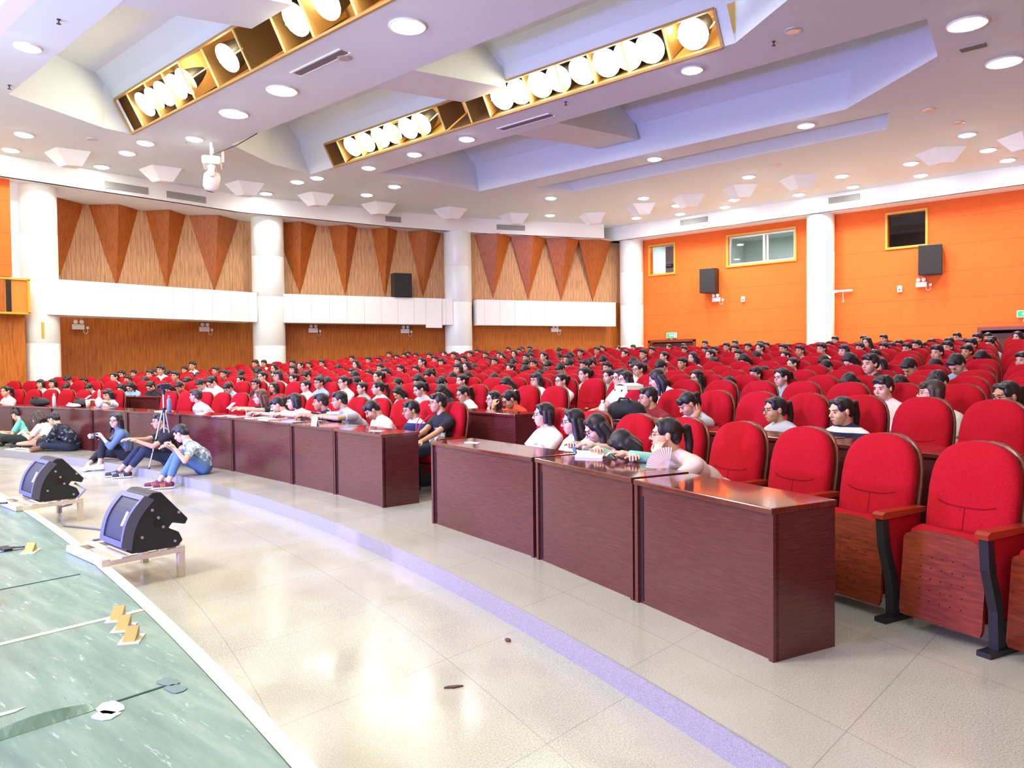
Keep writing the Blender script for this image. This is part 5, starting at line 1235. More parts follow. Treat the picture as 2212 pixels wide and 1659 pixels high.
# hero seats (row, block, index from the left end)
HEROSEAT = {'R1': (0, 'r', 0), 'R2': (0, 'r', 1), 'R3': (0, 'r', 2), 'R4': (0, 'r', 3), 'R5': (0, 'r', 4), 'L8': (0, 'm', 14), 'L7': (0, 'm', 13), 'L6': (0, 'm', 12), 'L5': (0, 'm', 11), 'L4': (0, 'm', 10), 'L3': (0, 'm', 9), 'L2': (0, 'm', 8), 'L1': (0, 'm', 7), 'L0': (0, 'm', 3), 'G': (0, 'l', 11), 'P': (0, 'l', 5),
            'maroon': (1, 'r', 1), 'orange': (1, 'm', 28), 'patt': (1, 'm', 27), 'wpony': (1, 'm', 26), 'neck': (1, 'r', 2), 'grey': (1, 'r', 4), 'stripe': (1, 'r', 5), 'boy': (2, 'c', 37), 'bob': (2, 'c', 38), 'zebra': (2, 'c', 39), 'book': (2, 'c', 31), 'wsl': (2, 'c', 32), 'mint': (1, 'm', 22), 'bun': (1, 'm', 24)}
for v_ in HEROSEAT.values(): PEOPLE.pop(v_, None)
occupied = set(PEOPLE) | set(HEROSEAT.values())
SEATPOS = {(k, b_, i): a for k, b_, i, a in SLIST}
# ------------------------------------------------------------------ hero people in seats (built first: their meshes are computed one by one)
def H(key, world, label, hair, shirt, **kw):
    k, b_, i = HEROSEAT[key]; a = SEATPOS[(k, b_, i)]
    loc = polar(RROW[k], a, ZF[k]); rz = -math.radians(a)
    inv = Matrix.Rotation(-rz, 3, 'Z')
    toL = lambda p: inv @ (Vector(p) - loc)
    s = dict(hip=(0, -0.29, 0.50), head=toL(world), hair=hair, shirt=shirt)
    tgt = kw.pop('look', (-11.5, -3.0, 1.15)); pe = kw.pop('pe', 0.05); ro = kw.pop('tilt', 0.0)
    s['R'] = look_R(s['head'], toL(tgt), pe, ro)
    if 'hands' in kw: kw['hands'] = {sd: toL(p) for sd, p in kw['hands'].items()}
    for nm in ('fdir', 'palm', 'pole'):
        if nm in kw: kw[nm] = {sd: inv @ Vector(p) for sd, p in kw[nm].items()}
    s.update(kw)
    return person('person', label, kw.get('grp', 'seated audience'), loc, rz, s)
D_ = (-0.2, -1, 0)
H('R1', (-4.88, 5.89, 0.99), 'person with bob hair, glasses and white print t-shirt, first right of the aisle', 'B', chest_print('white_tee_blue_print', W_, srgb(190, 214, 232), -0.09, 0.13, 0.58, 0.70, srgb(228, 226, 232)), fem=True, glasses='round', bangs=False, skin=0, size=.95)
H('R2', (-4.31, 5.63, 0.96), 'person with long hair, glasses and white t-shirt, partly behind the bowed reader', 'L', cloth('white_tee', W_), fem=True, glasses='round', bangs=False, hairlen=.16, size=.95, pe=.1)
H('R3', (-3.86, 5.37, 0.94), 'person with long straight hair reading over the notebook, blue card on chest', 'L', cloth('white_tee', W_), fem=True, glasses='round', bangs=False, hairlen=.30, size=.95, pe=.55, hands={1: (-3.66, 5.06, .83), -1: (-3.95, 5.14, .82)}, pole={1: (0.6, 0.3, -.1), -1: (-0.6, 0.3, -.1)})
H('R4', (-3.30, 4.94, 0.86), 'person with long black hair bowed low over the desk in mint jacket', 'L', cloth('mint_jacket', srgb(140, 206, 190)), fem=True, glasses='round', bangs=False, hairlen=.24, sleeve='long', pe=.85, size=.95, hands={1: (-3.12, 4.72, .83), -1: (-3.46, 4.84, .83)}, pole={1: (0.6, 0.3, -.1), -1: (-0.6, 0.3, -.1)})
r5, q5 = H('R5', (-2.80, 4.74, 0.99), 'person in pale pink blouse with ponytail, chin propped on hand at right desk', 'P', cloth('blush_blouse', srgb(232, 214, 206)), fem=True, glasses='wide', bangs=False, collar=True, look=(-9.0, 0.5, 1.2), pe=0.02, size=1.0, hairlen=.22,
  hands={1: (-2.79, 4.60, .85), -1: (-3.05, 4.72, .81)}, pole={1: (0.5, 0.0, -1), -1: (-.5, .3, -.3)}, fdir={1: (.05, .25, .9)}, palm={1: (.1, 1, .1)}, curl={1: 1.0, -1: .5})
H('L8', (-6.87, 6.27, 1.04), 'person in black printed t-shirt with glasses and red lanyard at the aisle end', 'S', chest_print('black_tee_photo_print', K_, srgb(206, 206, 210), -0.08, 0.10, 0.52, 0.74, srgb(120, 130, 150)), glasses='round', skin=1, hands={1: (-6.68, 5.80, .60), -1: (-6.82, 5.78, .60)}, pants=M_DJEAN)
H('L7', (-7.30, 6.21, 0.94), 'person in red, white and navy striped polo with black glasses', 'S', stripes('striped_polo', srgb(32, 40, 92), W_, 0.20, 0.42, 2, 0.02), glasses='wide', skin=1, collar=True, pe=.2)
H('L6', (-8.01, 6.15, 0.92), 'person bowing head of thick black hair, white t-shirt with navy chest band', 'S', chest_print('white_tee_navy_band', W_, srgb(62, 74, 140), -0.2, 0.2, 0.545, 0.60), skin=1, pe=.7, look=(-11, 1.5, .9))
H('L5', (-8.59, 6.05, 1.04), 'person in light grey t-shirt with glasses and clasped hands on the desk', 'S', cloth('light_grey_tee', srgb(178, 180, 190)), glasses='wide', skin=1, pe=.1, look=(-14, -1, .9), hands={1: (-8.58, 5.76, .83), -1: (-8.72, 5.78, .83)}, pole={1: (0.6, 0.3, -.1), -1: (-0.6, 0.3, -.1)}, fdir={1: (-.8, -.2, 0), -1: (.5, -.6, 0)}, curl={1: .7, -1: .7})
H('L4', (-9.09, 6.09, 1.00), 'person in navy and white patterned shirt leaning on the desk', 'S', patches('navy_white_pattern', [srgb(28, 30, 58), srgb(30, 32, 64), srgb(24, 26, 50), W_], 24), skin=2, pe=.08, look=(-15, -1, .9), hands={1: (-9.02, 5.78, .83), -1: (-9.16, 5.80, .83)}, pole={1: (0.6, 0.3, -.1), -1: (-0.6, 0.3, -.1)}, fdir={1: (-.8, -.2, 0), -1: (.5, -.6, 0)}, curl={1: .7, -1: .7})
H('L3', (-9.75, 6.08, 0.99), 'person with short dark bob and white v-neck top leaning on the desk', 'B', cloth('white_vneck', W_), fem=True, glasses='round', pe=.1, look=(-15, -1, .9), hands={1: (-9.62, 5.80, .82), -1: (-9.82, 5.80, .82)}, pole={1: (0.6, 0.3, -.1), -1: (-0.6, 0.3, -.1)}, curl={1: .8, -1: .8})
H('L2', (-10.16, 6.05, 0.93), 'person with ponytail writing with a pen, white t-shirt, head low', 'P', cloth('white_tee', W_), fem=True, pe=.45, look=(-14, 0, .8), hands={1: (-10.08, 5.76, .82), -1: (-10.3, 5.74, .82)}, pole={1: (0.6, 0.3, -.1), -1: (-0.6, 0.3, -.1)}, curl={1: .8, -1: .8})
H('L1', (-10.83, 6.16, 1.03), 'person with long brown hair and black top holding a phone over the desk', 'L', cloth('black_tee', K_), fem=True, haircol='r', glasses='wide', bangs=False, hairlen=.14, pe=.1, look=(-14, -1, .9), hands={1: (-10.70, 5.78, .86), -1: (-10.84, 5.74, .88)}, pole={1: (0.6, 0.3, -.1), -1: (-0.6, 0.3, -.1)})
H('L0', (-13.04, 6.18, 1.00), 'person in pale collared shirt facing left behind the tripod', 'S', cloth('pale_shirt', srgb(206, 214, 222)), collar=True, skin=1, look=(-22, 0, 1.2), pe=0.0, haircol='b')
H('G', (-16.56, 6.01, 0.96), 'person with bangs and pale blue shirt looking down at a phone, far left desk', 'B', cloth('pale_blue_shirt', srgb(200, 212, 230)), fem=True, look=(-13.5, -2, .7), pe=.25, collar=True, hands={1: (-16.48, 5.72, .86), -1: (-16.62, 5.70, .86)}, pole={1: (0.6, 0.3, -.1), -1: (-0.6, 0.3, -.1)})
H('P', (-19.76, 5.03, 1.01), 'person in pale pink cardigan at the extreme left edge', 'P', cloth('pale_pink_cardigan', srgb(230, 204, 204)), fem=True, sleeve='long', bangs=False, look=(-15, -3, 1.0))
H('maroon', (-4.56, 7.34, 1.11), 'person in dark red t-shirt with glasses, chin on hand, second row', 'S', cloth('maroon_tee', srgb(146, 34, 48)), glasses='wide', skin=1, pe=.1, look=(-11, 0, 1.2), hands={-1: (-4.72, 7.12, 1.02), 1: (-4.3, 6.9, .93)}, fdir={-1: (-.3, .5, .6)}, palm={-1: (0, 1, 0)}, curl={-1: .9}, pole={-1: (-.6, -.6, -1)})
H('orange', (-6.97, 7.68, 1.02), 'person in bright orange t-shirt with bowed head and hand at the mouth', 'P', cloth('orange_tee', srgb(240, 84, 40)), fem=True, skin=1, bangs=False, glasses='round', pe=.55, hands={-1: (-7.05, 7.45, .93)}, fdir={-1: (-.1, .4, .8)}, palm={-1: (0, 1, 0)}, curl={-1: .9})
H('patt', (-7.48, 7.90, 1.00), 'person with long black hair, glasses and black and cream patterned top', 'L', patches('black_cream_pattern', [srgb(34, 34, 36), srgb(60, 56, 50), srgb(206, 196, 160)], 20), fem=True, glasses='wide', bangs=False, hairlen=.22)
H('wpony', (-8.23, 8.03, 1.06), 'person with curly ponytail, glasses and white t-shirt smiling down at a tablet', 'P', cloth('white_tee', W_), fem=True, skin=1, glasses='wide', bangs=False, pe=.3, hairlen=.14)
H('neck', (-3.99, 7.20, 1.06), 'person with bowed head holding the back of neck, grey top, second row', 'P', cloth('light_grey_top', srgb(196, 198, 204)), fem=True, skin=1, pe=.6, hands={1: (-3.88, 7.22, .97)}, fdir={1: (-.1, .6, .5)}, palm={1: (-1, .2, .2)}, pole={1: (.1, -1.0, -1)}, curl={1: .6})
H('grey', (-2.92, 6.91, 1.05), 'person with ponytail, round glasses and light grey print t-shirt', 'P', chest_print('grey_tee_print', srgb(196, 198, 206), srgb(150, 152, 162), -0.10, 0.10, 0.55, 0.68, srgb(196, 198, 206)), fem=True, skin=1, glasses='round', bangs=False, pe=.05, look=(-9, -1, 1.0), hairlen=.14)
H('stripe', (-2.26, 6.72, 1.07), 'person with ponytail in navy and white horizontally striped top, looking down', 'P', stripes('navy_white_stripes', srgb(30, 34, 66), W_, 0.095, 0.5), fem=True, skin=0, bangs=False, pe=.12, look=(-8, -2, .9), hairlen=.16)
H('boy', (-2.28, 7.98, 1.23), 'person with thick black fringe and white shirt with red collar, third row', 'S', cloth('white_shirt', srgb(236, 222, 222)), skin=0, collar=True, pe=.15, look=(-6, -3, 1.0))
H('bob', (-1.77, 7.61, 1.20), 'person with dark brown bob and pale top seen from the side, third row', 'B', cloth('cream_top', srgb(222, 212, 196)), fem=True, haircol='b', glasses='wide', look=(-12, 3, 1.2), pe=0.0)
H('zebra', (-1.13, 7.18, 1.20), 'person with long ponytail, glasses and black-marked white top at right edge', 'P', patches('white_black_marks', [W_, srgb(228, 228, 232), K_], 26), fem=True, skin=2, glasses='wide', bangs=False, look=(-7, 0, .9), hairlen=.2)
H('book', (-5.84, 8.82, 1.27), 'person with very long black hair and glasses behind the open thick book', 'L', cloth('white_blouse', W_), fem=True, glasses='round', bangs=False, hairlen=.34)
H('wsl', (-5.21, 8.60, 1.29), 'person hiding face behind long black hair, white top with badge on sleeve', 'L', cloth('white_tee', W_), fem=True, bangs=False, hairlen=.18, pe=.4, look=(-16, 3, 1.0))
H('mint', (-10.44, 8.15, 1.11), 'person with black ponytail and pale mint shirt, second row', 'P', cloth('mint_shirt', srgb(198, 226, 220)), fem=True, bangs=False, pe=.0, hairlen=.12, look=(-16, -1, 1.2), collar=True)
H('bun', (-9.32, 8.11, 1.11), 'person with low bun and beige top looking down, second row', 'P', cloth('beige_top', srgb(196, 186, 180)), fem=True, bangs=False, pe=.35, hairlen=.03)
# ------------------------------------------------------------------ people sitting on the step
def F(label, hip, head, look, hair, shirt, **kw):
    loc = Vector((hip[0], hip[1], 0.0)); rel = lambda p: Vector(p) - loc
    s = dict(hip=rel(hip), head=rel(head), hair=hair, shirt=shirt)
    s['R'] = look_R(s['head'], rel(look), kw.pop('pe', 0), kw.pop('tilt', 0))
    for nm in ('hands', 'knees', 'ankles'):
        if nm in kw: kw[nm] = {sd: rel(p) for sd, p in kw[nm].items()}
    s.update(kw)
    return person('person', label, 'people sitting on the step', loc, 0, s)
M_SHOE_BW = mat('black_shoe_leather', srgb(30, 32, 40), 0.5); M_SOLE = mat('white_rubber_sole', srgb(236, 236, 232), 0.5)
M_SHOE_M = mat('maroon_shoe', srgb(104, 32, 48), 0.6); M_SHOE_W = mat('white_shoe', srgb(232, 226, 214), 0.5); M_OR = mat('orange_shoe_mark', srgb(236, 140, 40), 0.5)
F('person in grey checked shirt and light jeans bent over a phone on the step', (-10.42, 5.02, .10), (-10.52, 4.76, .585), (-11.6, 4.0, .1), 'S', patches('grey_check_print', [srgb(150, 168, 190), srgb(196, 212, 214), srgb(120, 140, 160), srgb(220, 230, 226)], 26), f=(-.35, -1, 0), glasses='round', skin=0, pe=.15, collar=True, slouch=1.6,
  hands={1: (-10.24, 4.54, .42), -1: (-10.36, 4.52, .43)}, knees={1: (-10.32, 4.62, .34), -1: (-10.52, 4.58, .36)}, ankles={1: (-10.30, 4.48, -.04), -1: (-10.48, 4.44, -.04)}, toes={1: (-.5, -1, 0), -1: (-.6, -1, 0)}, pants=M_JEAN, pupto=.8, shoes=M_SHOE_M, sole=M_SOLE, smarks=M_OR, curl={1: .8, -1: .8}, size=.97)
F('person in black t-shirt sitting on the step with arms resting on knees', (-11.78, 5.12, .11), (-11.72, 4.98, .69), (-12.8, -1.0, .1), 'S', chest_print('black_tee_small_print', K_, srgb(120, 126, 140), -0.06, 0.08, 0.24, 0.40, K_), f=(-.15, -1, 0), glasses='wide', skin=1,
  hands={1: (-11.66, 4.62, .42), -1: (-11.82, 4.60, .44)}, knees={1: (-11.62, 4.62, .36), -1: (-11.92, 4.60, .36)}, ankles={1: (-11.80, 4.52, -.04), -1: (-12.02, 4.50, -.04)}, toes={1: (-.5, -1, 0), -1: (-.6, -1, 0)}, pants=M_DJEAN, pupto=.72, shoes=M_SHOE_BW, sole=M_SOLE, smarks=M_SOLE, curl={1: .5, -1: .5})
F('person in denim jacket with long hair holding a camera, seated on the step', (-13.05, 4.98, .10), (-12.92, 4.80, .665), (-8.0, -3.0, .0), 'L', cloth('denim_jacket', srgb(92, 116, 152)), f=(-.3, -1, 0), fem=True, glasses='wide', bangs=False, sleeve='rolled', hairlen=.16, tilt=.12,
  hands={1: (-13.0, 4.62, .40), -1: (-13.18, 4.60, .40)}, knees={1: (-13.05, 4.60, .36), -1: (-13.55, 4.62, .13)}, ankles={1: (-13.02, 4.58, -.03), -1: (-13.18, 4.46, -.04)}, toes={1: (-.2, -1, 0), -1: (.8, -.6, 0)}, pants=M_BTROU, pupto=.75, shoes=M_SHOE_W, sole=M_SOLE, curl={1: .9, -1: .9}, size=.94)
F('person in dark speckled top and jeans sitting cross-legged, head bowed', (-15.30, 4.92, .10), (-15.42, 4.66, .59), (-16.4, 4.0, .1), 'S', patches('dark_floral', [srgb(28, 34, 48), srgb(34, 42, 58), srgb(26, 32, 44), srgb(24, 30, 42), srgb(30, 38, 52), srgb(120, 134, 150)], 34), f=(-.9, -.6, 0), fem=True, haircol='k', pe=.1, sleeve='long', slouch=1.5,
  hands={1: (-15.62, 4.55, .28), -1: (-15.75, 4.66, .26)}, knees={1: (-15.45, 4.52, .14), -1: (-15.85, 4.85, .15)}, ankles={1: (-15.85, 4.55, .08), -1: (-15.62, 4.50, .08)}, toes={1: (-.8, -.4, 0), -1: (.3, -.9, 0)}, pants=M_DJEAN, shoes=mat('tan_shoe', srgb(130, 92, 70), .6), size=.93, pupto=.9)
F('person with long hair and white top bent over a phone, bare knees up', (-15.98, 4.82, .10), (-16.05, 4.58, .60), (-17.0, 4.0, .1), 'L', cloth('white_blouse', W_), f=(-.9, -.6, 0), fem=True, haircol='b', glasses='round', bangs=False, pe=.1, hairlen=.18, slouch=1.4,
  hands={1: (-16.22, 4.42, .30), -1: (-16.34, 4.52, .30)}, knees={1: (-16.38, 4.48, .32), -1: (-16.44, 4.72, .33)}, ankles={1: (-16.62, 4.40, .08), -1: (-16.68, 4.62, .08)}, toes={1: (-.9, -.4, 0), -1: (-.9, -.4, 0)}, pants=mat('dark_shorts', srgb(40, 44, 48), .8), pupto=-.1, shoes=M_BLACKP, size=.93)
F('person in mint green top cut by the left edge of the picture', (-17.15, 4.72, .10), (-17.45, 4.62, .60), (-18.5, 4.0, .1), 'P', cloth('mint_top', srgb(120, 206, 186)), f=(-.7, -.8, 0), fem=True, pe=.1, slouch=1.4,
  hands={1: (-17.4, 4.35, .26), -1: (-17.55, 4.42, .26)}, knees={1: (-17.2, 4.38, .14), -1: (-17.72, 4.62, .14)}, ankles={1: (-17.45, 4.32, .08), -1: (-17.3, 4.30, .08)}, pants=mat('dark_green_trousers', srgb(40, 52, 44), .8), shoes=M_BLACKP, size=.93)
# ------------------------------------------------------------------ crowd library
LIB = {}
def lib(hair, down, gl, tier):
    """tier 0: separate parts, tier 1: one joined mesh"""
    key = (hair, down, gl if tier == 0 else False, tier)
    if key in LIB: return LIB[key]
    s = dict(hip=(0, -0.29, 0.50), head=(0, -0.34, 0.97) if down else (0, -0.23, 1.035), R=rotm(0.0, 0.75 if down else 0.06, 0.0))
    q = solve(s); base = ('geo', down, tier, hair != 'S')
    fem = hair != 'S'
    tmp = empty('tmp', (0, 0, 0))
    v = 0.012 if tier == 0 else 0.02
    body = build_body('body', q, tmp, SKIN[0 if fem else 1], v, True, 0.008 if tier == 0 else 0.012, tier == 0, fem=fem)
    sh = build_shirt(q, tmp, M_CLOTH, 'short', v, fem)
    tr = build_trousers(q, tmp, M_BTROU, .92, v + .003)
    hm = merge('hair', [hair_mesh(hair, q.H, q.R, 0.009 if tier == 0 else 0.013, length=.18 if hair == 'L' else None, bangs=(hair == 'B'))], [HAIR['k']])
    ho = bpy.data.objects.new('hair', hm); sc.collection.objects.link(ho); ho.parent = tmp
    fp = face_parts(tmp, q.H, q.R, 'round' if gl and tier == 0 else None)
    parts = [body, sh, tr, ho] + fp
    if tier == 0:
        out = [(o.name.split('.')[0], o.data) for o in parts]
    else:
        mats = []; bm = bmesh.new()
        for o in parts:
            m_ = o.data.materials[0]
            if m_ not in mats: mats.append(m_)
            k = len(bm.faces); bm.from_mesh(o.data); bm.faces.ensure_lookup_table()
            for f in bm.faces[k:]: f.material_index = mats.index(m_); f.smooth = True
        me = bpy.data.meshes.new('crowd_person'); bm.to_mesh(me); bm.free()
        for m_ in mats: me.materials.append(m_)
        out = [('person', me)]
    for o in parts: bpy.data.objects.remove(o)
    bpy.data.objects.remove(tmp)
    LIB[key] = out
    return out
SHC = {'w': srgb(236, 234, 230), 'k': srgb(30, 30, 34), 'r': srgb(176, 34, 44), 'o': srgb(190, 120, 60), 'm': srgb(190, 226, 216), 'g': srgb(170, 182, 184), 'n': srgb(34, 40, 76), 'p': srgb(232, 196, 190), 'b': srgb(150, 180, 214), 'y': srgb(220, 206, 120), 'z': srgb(225, 225, 228)}
SHN = {'w': 'white', 'k': 'black', 'r': 'red', 'o': 'brown', 'm': 'mint', 'g': 'grey', 'n': 'navy', 'p': 'pink', 'b': 'light blue', 'y': 'yellow', 'z': 'white'}
HN = {'S': 'short black hair', 'B': 'bobbed hair', 'L': 'long black hair', 'P': 'ponytail'}
RN = ['front row'] + [ordn[k] + ' row' for k in range(1, 15)]
def seatword(k, b_, i):
    if k == 0: blk = {'l': ' left block', 'm': ' middle block', 'r': ' right block'}[b_]
    elif k == 1: blk = ' right block' if b_ == 'r' else ' left block'
    else: blk = ''
    return '%s%s' % (RN[k], blk)
random.seed(11)
for key in sorted(PEOPLE):
    hair, shc, fl, dz, dl = PEOPLE[key]
    if key not in SEATPOS: continue
    k, b_, i = key; a = SEATPOS[key]; dz = float(dz); dl = float(dl)
    rr = RROW[k]; loc = polar(rr, a + math.degrees(dl / rr), ZF[k])
    down = 'D' in fl; gl = 'G' in fl; tier = 0 if k <= 4 else 1
    tgt = math.atan2((-11.5) - loc.x, loc.y + 2.0)     # turn towards the stage
    rz0 = -math.radians(a); dlt = (tgt - rz0 + PI) % (2 * PI) - PI
    rz = rz0 + max(-0.3, min(0.3, dlt * 0.6)) + random.uniform(-.08, .08)
    off = Matrix.Rotation(rz, 3, 'Z') @ Vector((0, -0.29, 0)) - Matrix.Rotation(rz0, 3, 'Z') @ Vector((0, -0.29, 0))
    loc = loc - off
    sc_ = 1 + dz / 1.05
    if down and dz < -0.05: sc_ += 0.02
    c = SHC.get(shc) or random.choice([SHC['w'], SHC['g'], SHC['n'], SHC['b'], SHC['k'], SHC['w']])
    lab = '%sperson with %s%s%s, %s, %s from its left end' % ('bowed ' if down else '', HN[hair], ' and glasses' if gl and tier == 0 else '', ', %s top' % SHN[shc] if shc in SHN else '', seatword(k, b_, i), ordw(i))
    if len(lab.replace('-', ' ').split()) > 15: lab = lab.replace(' and glasses', '').replace('short black hair', 'short hair').replace('long black hair', 'long hair').replace(' top', '').replace('from its left end', 'from left end')
    P_ = lib(hair, down, gl, tier)
    if tier == 0:
        root = tag(empty('person', loc, rz), lab, 'person', 'seated audience'); root.scale = (sc_,) * 3
        for nm, me in P_:
            o = bpy.data.objects.new(nm, me); sc.collection.objects.link(o); o.parent = root; o.color = c
    else:
        o = bpy.data.objects.new('person', P_[0][1]); sc.collection.objects.link(o); o.location = loc; o.rotation_euler = (0, 0, rz); o.scale = (sc_,) * 3; o.color = c
        tag(o, lab, 'person', 'seated audience')
# ------------------------------------------------------------------ place the seats
SM = {True: seat_meshes(True), False: seat_meshes(False)}
ORDER = ['backrest', 'back_shell', 'seat_cushion', 'seat_board', 'armrest', 'arm_support', 'side_panel', 'foot', 'number_plate']
SD = {}
for fo in (True, False):
    for nm in ORDER:
        mb_, ms_, smo = SM[fo][nm]
        me = mb_.mesh(nm, ms_, smo); bm = bmesh.new(); bm.from_mesh(me); bmesh.ops.recalc_face_normals(bm, faces=bm.faces); bm.to_mesh(me); bm.free()
        if smo:
            pass
        SD[(fo, nm)] = me
    J = MB(); mats = []
    for nm in ORDER:
        mb_, ms_, _s = SM[fo][nm]
        if ms_[0] not in mats: mats.append(ms_[0])
        J.add(mb_.v, mb_.f, mats.index(ms_[0]))
    me = J.mesh('seat', mats, True); bm = bmesh.new(); bm.from_mesh(me); bmesh.ops.recalc_face_normals(bm, faces=bm.faces); bm.to_mesh(me); bm.free()
    SD[(fo, 'joined')] = me; SD[(fo, 'mb')] = (J, mats)
cand = []
for (k, b_, i, a) in SLIST:
    p = polar(RROW[k], a, ZTOP[k]); px, w_ = view_px(p)
    if w_ < 0.3 or px < -120 or px > 2420: continue
    cand.append((w_, px, k, b_, i, a))
vis = sorted(c for c in cand if -30 < c[1] < 2260)
indiv = set((c[2], c[3], c[4]) for c in vis[:300])
stuff = MB(); smats = SD[(False, 'mb')][1]
lastidx = {}
for c in cand: lastidx[(c[2], c[3])] = max(lastidx.get((c[2], c[3]), 0), c[4])
for w_, px, k, b_, i, a in sorted(cand):
    loc = polar(RROW[k], a, ZF[k]); rz = -math.radians(a); occ = (k, b_, i) in occupied; fo = not occ
    if (k, b_, i) in indiv:
        lab = '%s red auditorium seat, %s, place %s from its left end' % ('occupied' if occ else 'empty', seatword(k, b_, i), ordw(i))
        if k <= 4:
            root = tag(empty('auditorium_seat', loc, rz), lab, 'seat', 'red auditorium seats')
            for nm in ORDER:
                o = bpy.data.objects.new(nm, SD[(fo, nm)]); sc.collection.objects.link(o); o.parent = root
        else:
            o = bpy.data.objects.new('auditorium_seat', SD[(fo, 'joined')]); sc.collection.objects.link(o); o.location = loc; o.rotation_euler = (0, 0, rz)
            tag(o, lab, 'seat', 'red auditorium seats')
    else:
        J, mats = SD[(fo, 'mb')]; R_ = Matrix.Rotation(rz, 3, 'Z')
        remap = [smats.index(m_) for m_ in mats]
        k0 = len(stuff.v); stuff.v += [tuple(R_ @ Vector(v_) + loc) for v_ in J.v]; stuff.f += [tuple(x + k0 for x in f_) for f_ in J.f]; stuff.m += [remap[m_] for m_ in J.m]
if stuff.v:
    o = stuff.build('auditorium_seats', smats, smooth=True)
    tag(o, 'dense far rows of small red auditorium seats toward the back wall', 'seat', 'red auditorium seats', 'stuff')
# extra left armrest posts at the row ends beside the aisle
for k, b_, a in ((0, 'r', None), (1, 'r', None)):
    a_ = SEATPOS[(k, b_, 0)]; loc = polar(RROW[k], a_ - math.degrees(0.575 / RROW[k]), ZF[k])
    root = tag(empty('end_armrest', loc, -math.radians(a_)), 'wood-topped armrest post at the aisle end of the right block, %s' % RN[k], 'armrest')
    for nm in ('armrest', 'arm_support', 'side_panel', 'foot'):
        o = bpy.data.objects.new(nm, SD[(True, nm)]); sc.collection.objects.link(o); o.parent = root
# ------------------------------------------------------------------ tripod with camera
t = tag(empty('tripod', (-11.6, 5.0, 0)), 'silver camera tripod standing on the step behind the man in black', 'tripod')
b = MB(); b.tube([(0, 0, .52), (0, 0, 1.12)], .014, 10); b.build('centre_column', M_CHROME, t)
for aa in (2.6, 4.9, 0.6):
    dx, dy = math.cos(aa), math.sin(aa)
    sp2 = .17 if aa == 0.6 else .26
    b = MB(); b.tube([(dx * .02, dy * .02, .86), (dx * sp2 * .55, dy * sp2 * .55, .42), (dx * sp2 * .56, dy * sp2 * .56, .415), (dx * sp2, dy * sp2, .02)], [.012, .012, .009, .008], 8); lg = b.build('leg', M_CHROME, t)
    b = MB(); b.tube([(dx * sp2 * .54, dy * sp2 * .54, .40), (dx * sp2 * .56, dy * sp2 * .56, .435)], .017, 8); b.ell((dx * sp2, dy * sp2, .012), (.014, .014, .012)); b.build('clamp', M_BLACKP, lg)
    b = MB(); b.tube([(0, 0, .60), (dx * sp2 * .42, dy * sp2 * .42, .56)], .006, 6); b.build('brace', M_CHROME, t)
b = MB(); b.tube([(0, 0, .82), (0, 0, .90)], .03, 12); b.tube([(0, 0, 1.10), (0, 0, 1.17)], .028, 12); b.tube([(0, 0, 1.14), (.22, .1, 1.12)], .007, 6); b.build('pan_head', M_BLACKP, t)
t = tag(empty('video_camera', (-11.6, 5.0, 1.175)), 'small dark video camera mounted on the silver tripod', 'camera')
b = MB(); b.box((-.05, -.06, 0), (.05, .08, .085)); rounded(b.build('camera_body', mat('dark_blue_plastic', srgb(36, 40, 62), .4), t), .008)
b = MB(); b.tube([(0, -.06, .045), (0, -.10, .045)], .03, 14); b.build('lens', M_BLACKP, t)
# ------------------------------------------------------------------ small things on the desks
DZ = 0.783
def paper(x, y, z, w_, d, rz, lab, m=M_WHITEP, th=0.003, name='paper'):
    b = MB(); b.box((-w_ / 2, -d / 2, 0), (w_ / 2, d / 2, th)); return tag(b.build(name, m, loc=(x, y, z), rot=(0, 0, rz)), lab, name)
DL_ = 0.776
paper(-10.75, 5.52, DL_, .21, .29, .1, 'white sheet under the phone of the brown-haired girl'); paper(-10.35, 5.55, DL_, .21, .29, -.2, 'white sheet in front of the writing ponytail girl')
paper(-9.9, 5.58, DL_, .21, .29, .15, 'open white sheet by the short bob girl'); paper(-9.45, 5.50, DL_, .25, .18, 0, 'thin white notebook near the clasped hands', th=.012, name='notebook')
paper(-8.75, 5.42, DL_, .28, .20, .1, 'grey folder lying under the clasped hands of the man in grey', mat('grey_cover', srgb(150, 150, 160), .6), .01, 'folder')
paper(-6.75, 5.25, DL_, .18, .07, .2, 'small white slip on the aisle end desk of the left row'); paper(-12.75, 5.50, DL_, .24, .2, .1, 'white pad beside the blue bottle', th=.01, name='notepad')
b = MB(); b.extr([(-.07, 0, 0), (.07, 0, 0), (.07, .02, .09), (-.07, .02, .09)], (0, .004, 0)); b.extr([(-.07, .045, 0), (.07, .045, 0), (.07, .024, .09), (-.07, .024, .09)], (0, -.004, 0)); tag(b.build('name_card', M_WHITEP, loc=(-8.1, 5.32, DL_), rot=(0, 0, -.1)), 'small white folded name card on the front desk edge', 'name card')
paper(-4.95, 4.95, DZ, .16, .06, .1, 'small white paper slip on the first desk right of the aisle')
t = tag(empty('notebook', (-3.45, 4.74, DZ), 1.9), 'open notebook with pen in front of the long-haired reader', 'notebook')
b = MB(); b.box((-.08, -.11, 0), (.08, .11, .015)); b.build('pages', M_WHITEP, t)
b = MB(); b.extr([(-.08, -.11, .015), (-.08, .11, .015), (.075, .12, .035), (.075, -.10, .035)], (0, 0, .003)); b.build('cover', mat('cream_cover', srgb(236, 232, 214), .6), t)
b = MB(); b.tube([(.12, -.1, .01), (.14, .16, .03)], .005, 8); tag(b.build('pen', M_BLACKP, loc=(-3.45, 4.74, DZ), rot=(0, 0, .3)), 'black pen beside the open notebook', 'pen')
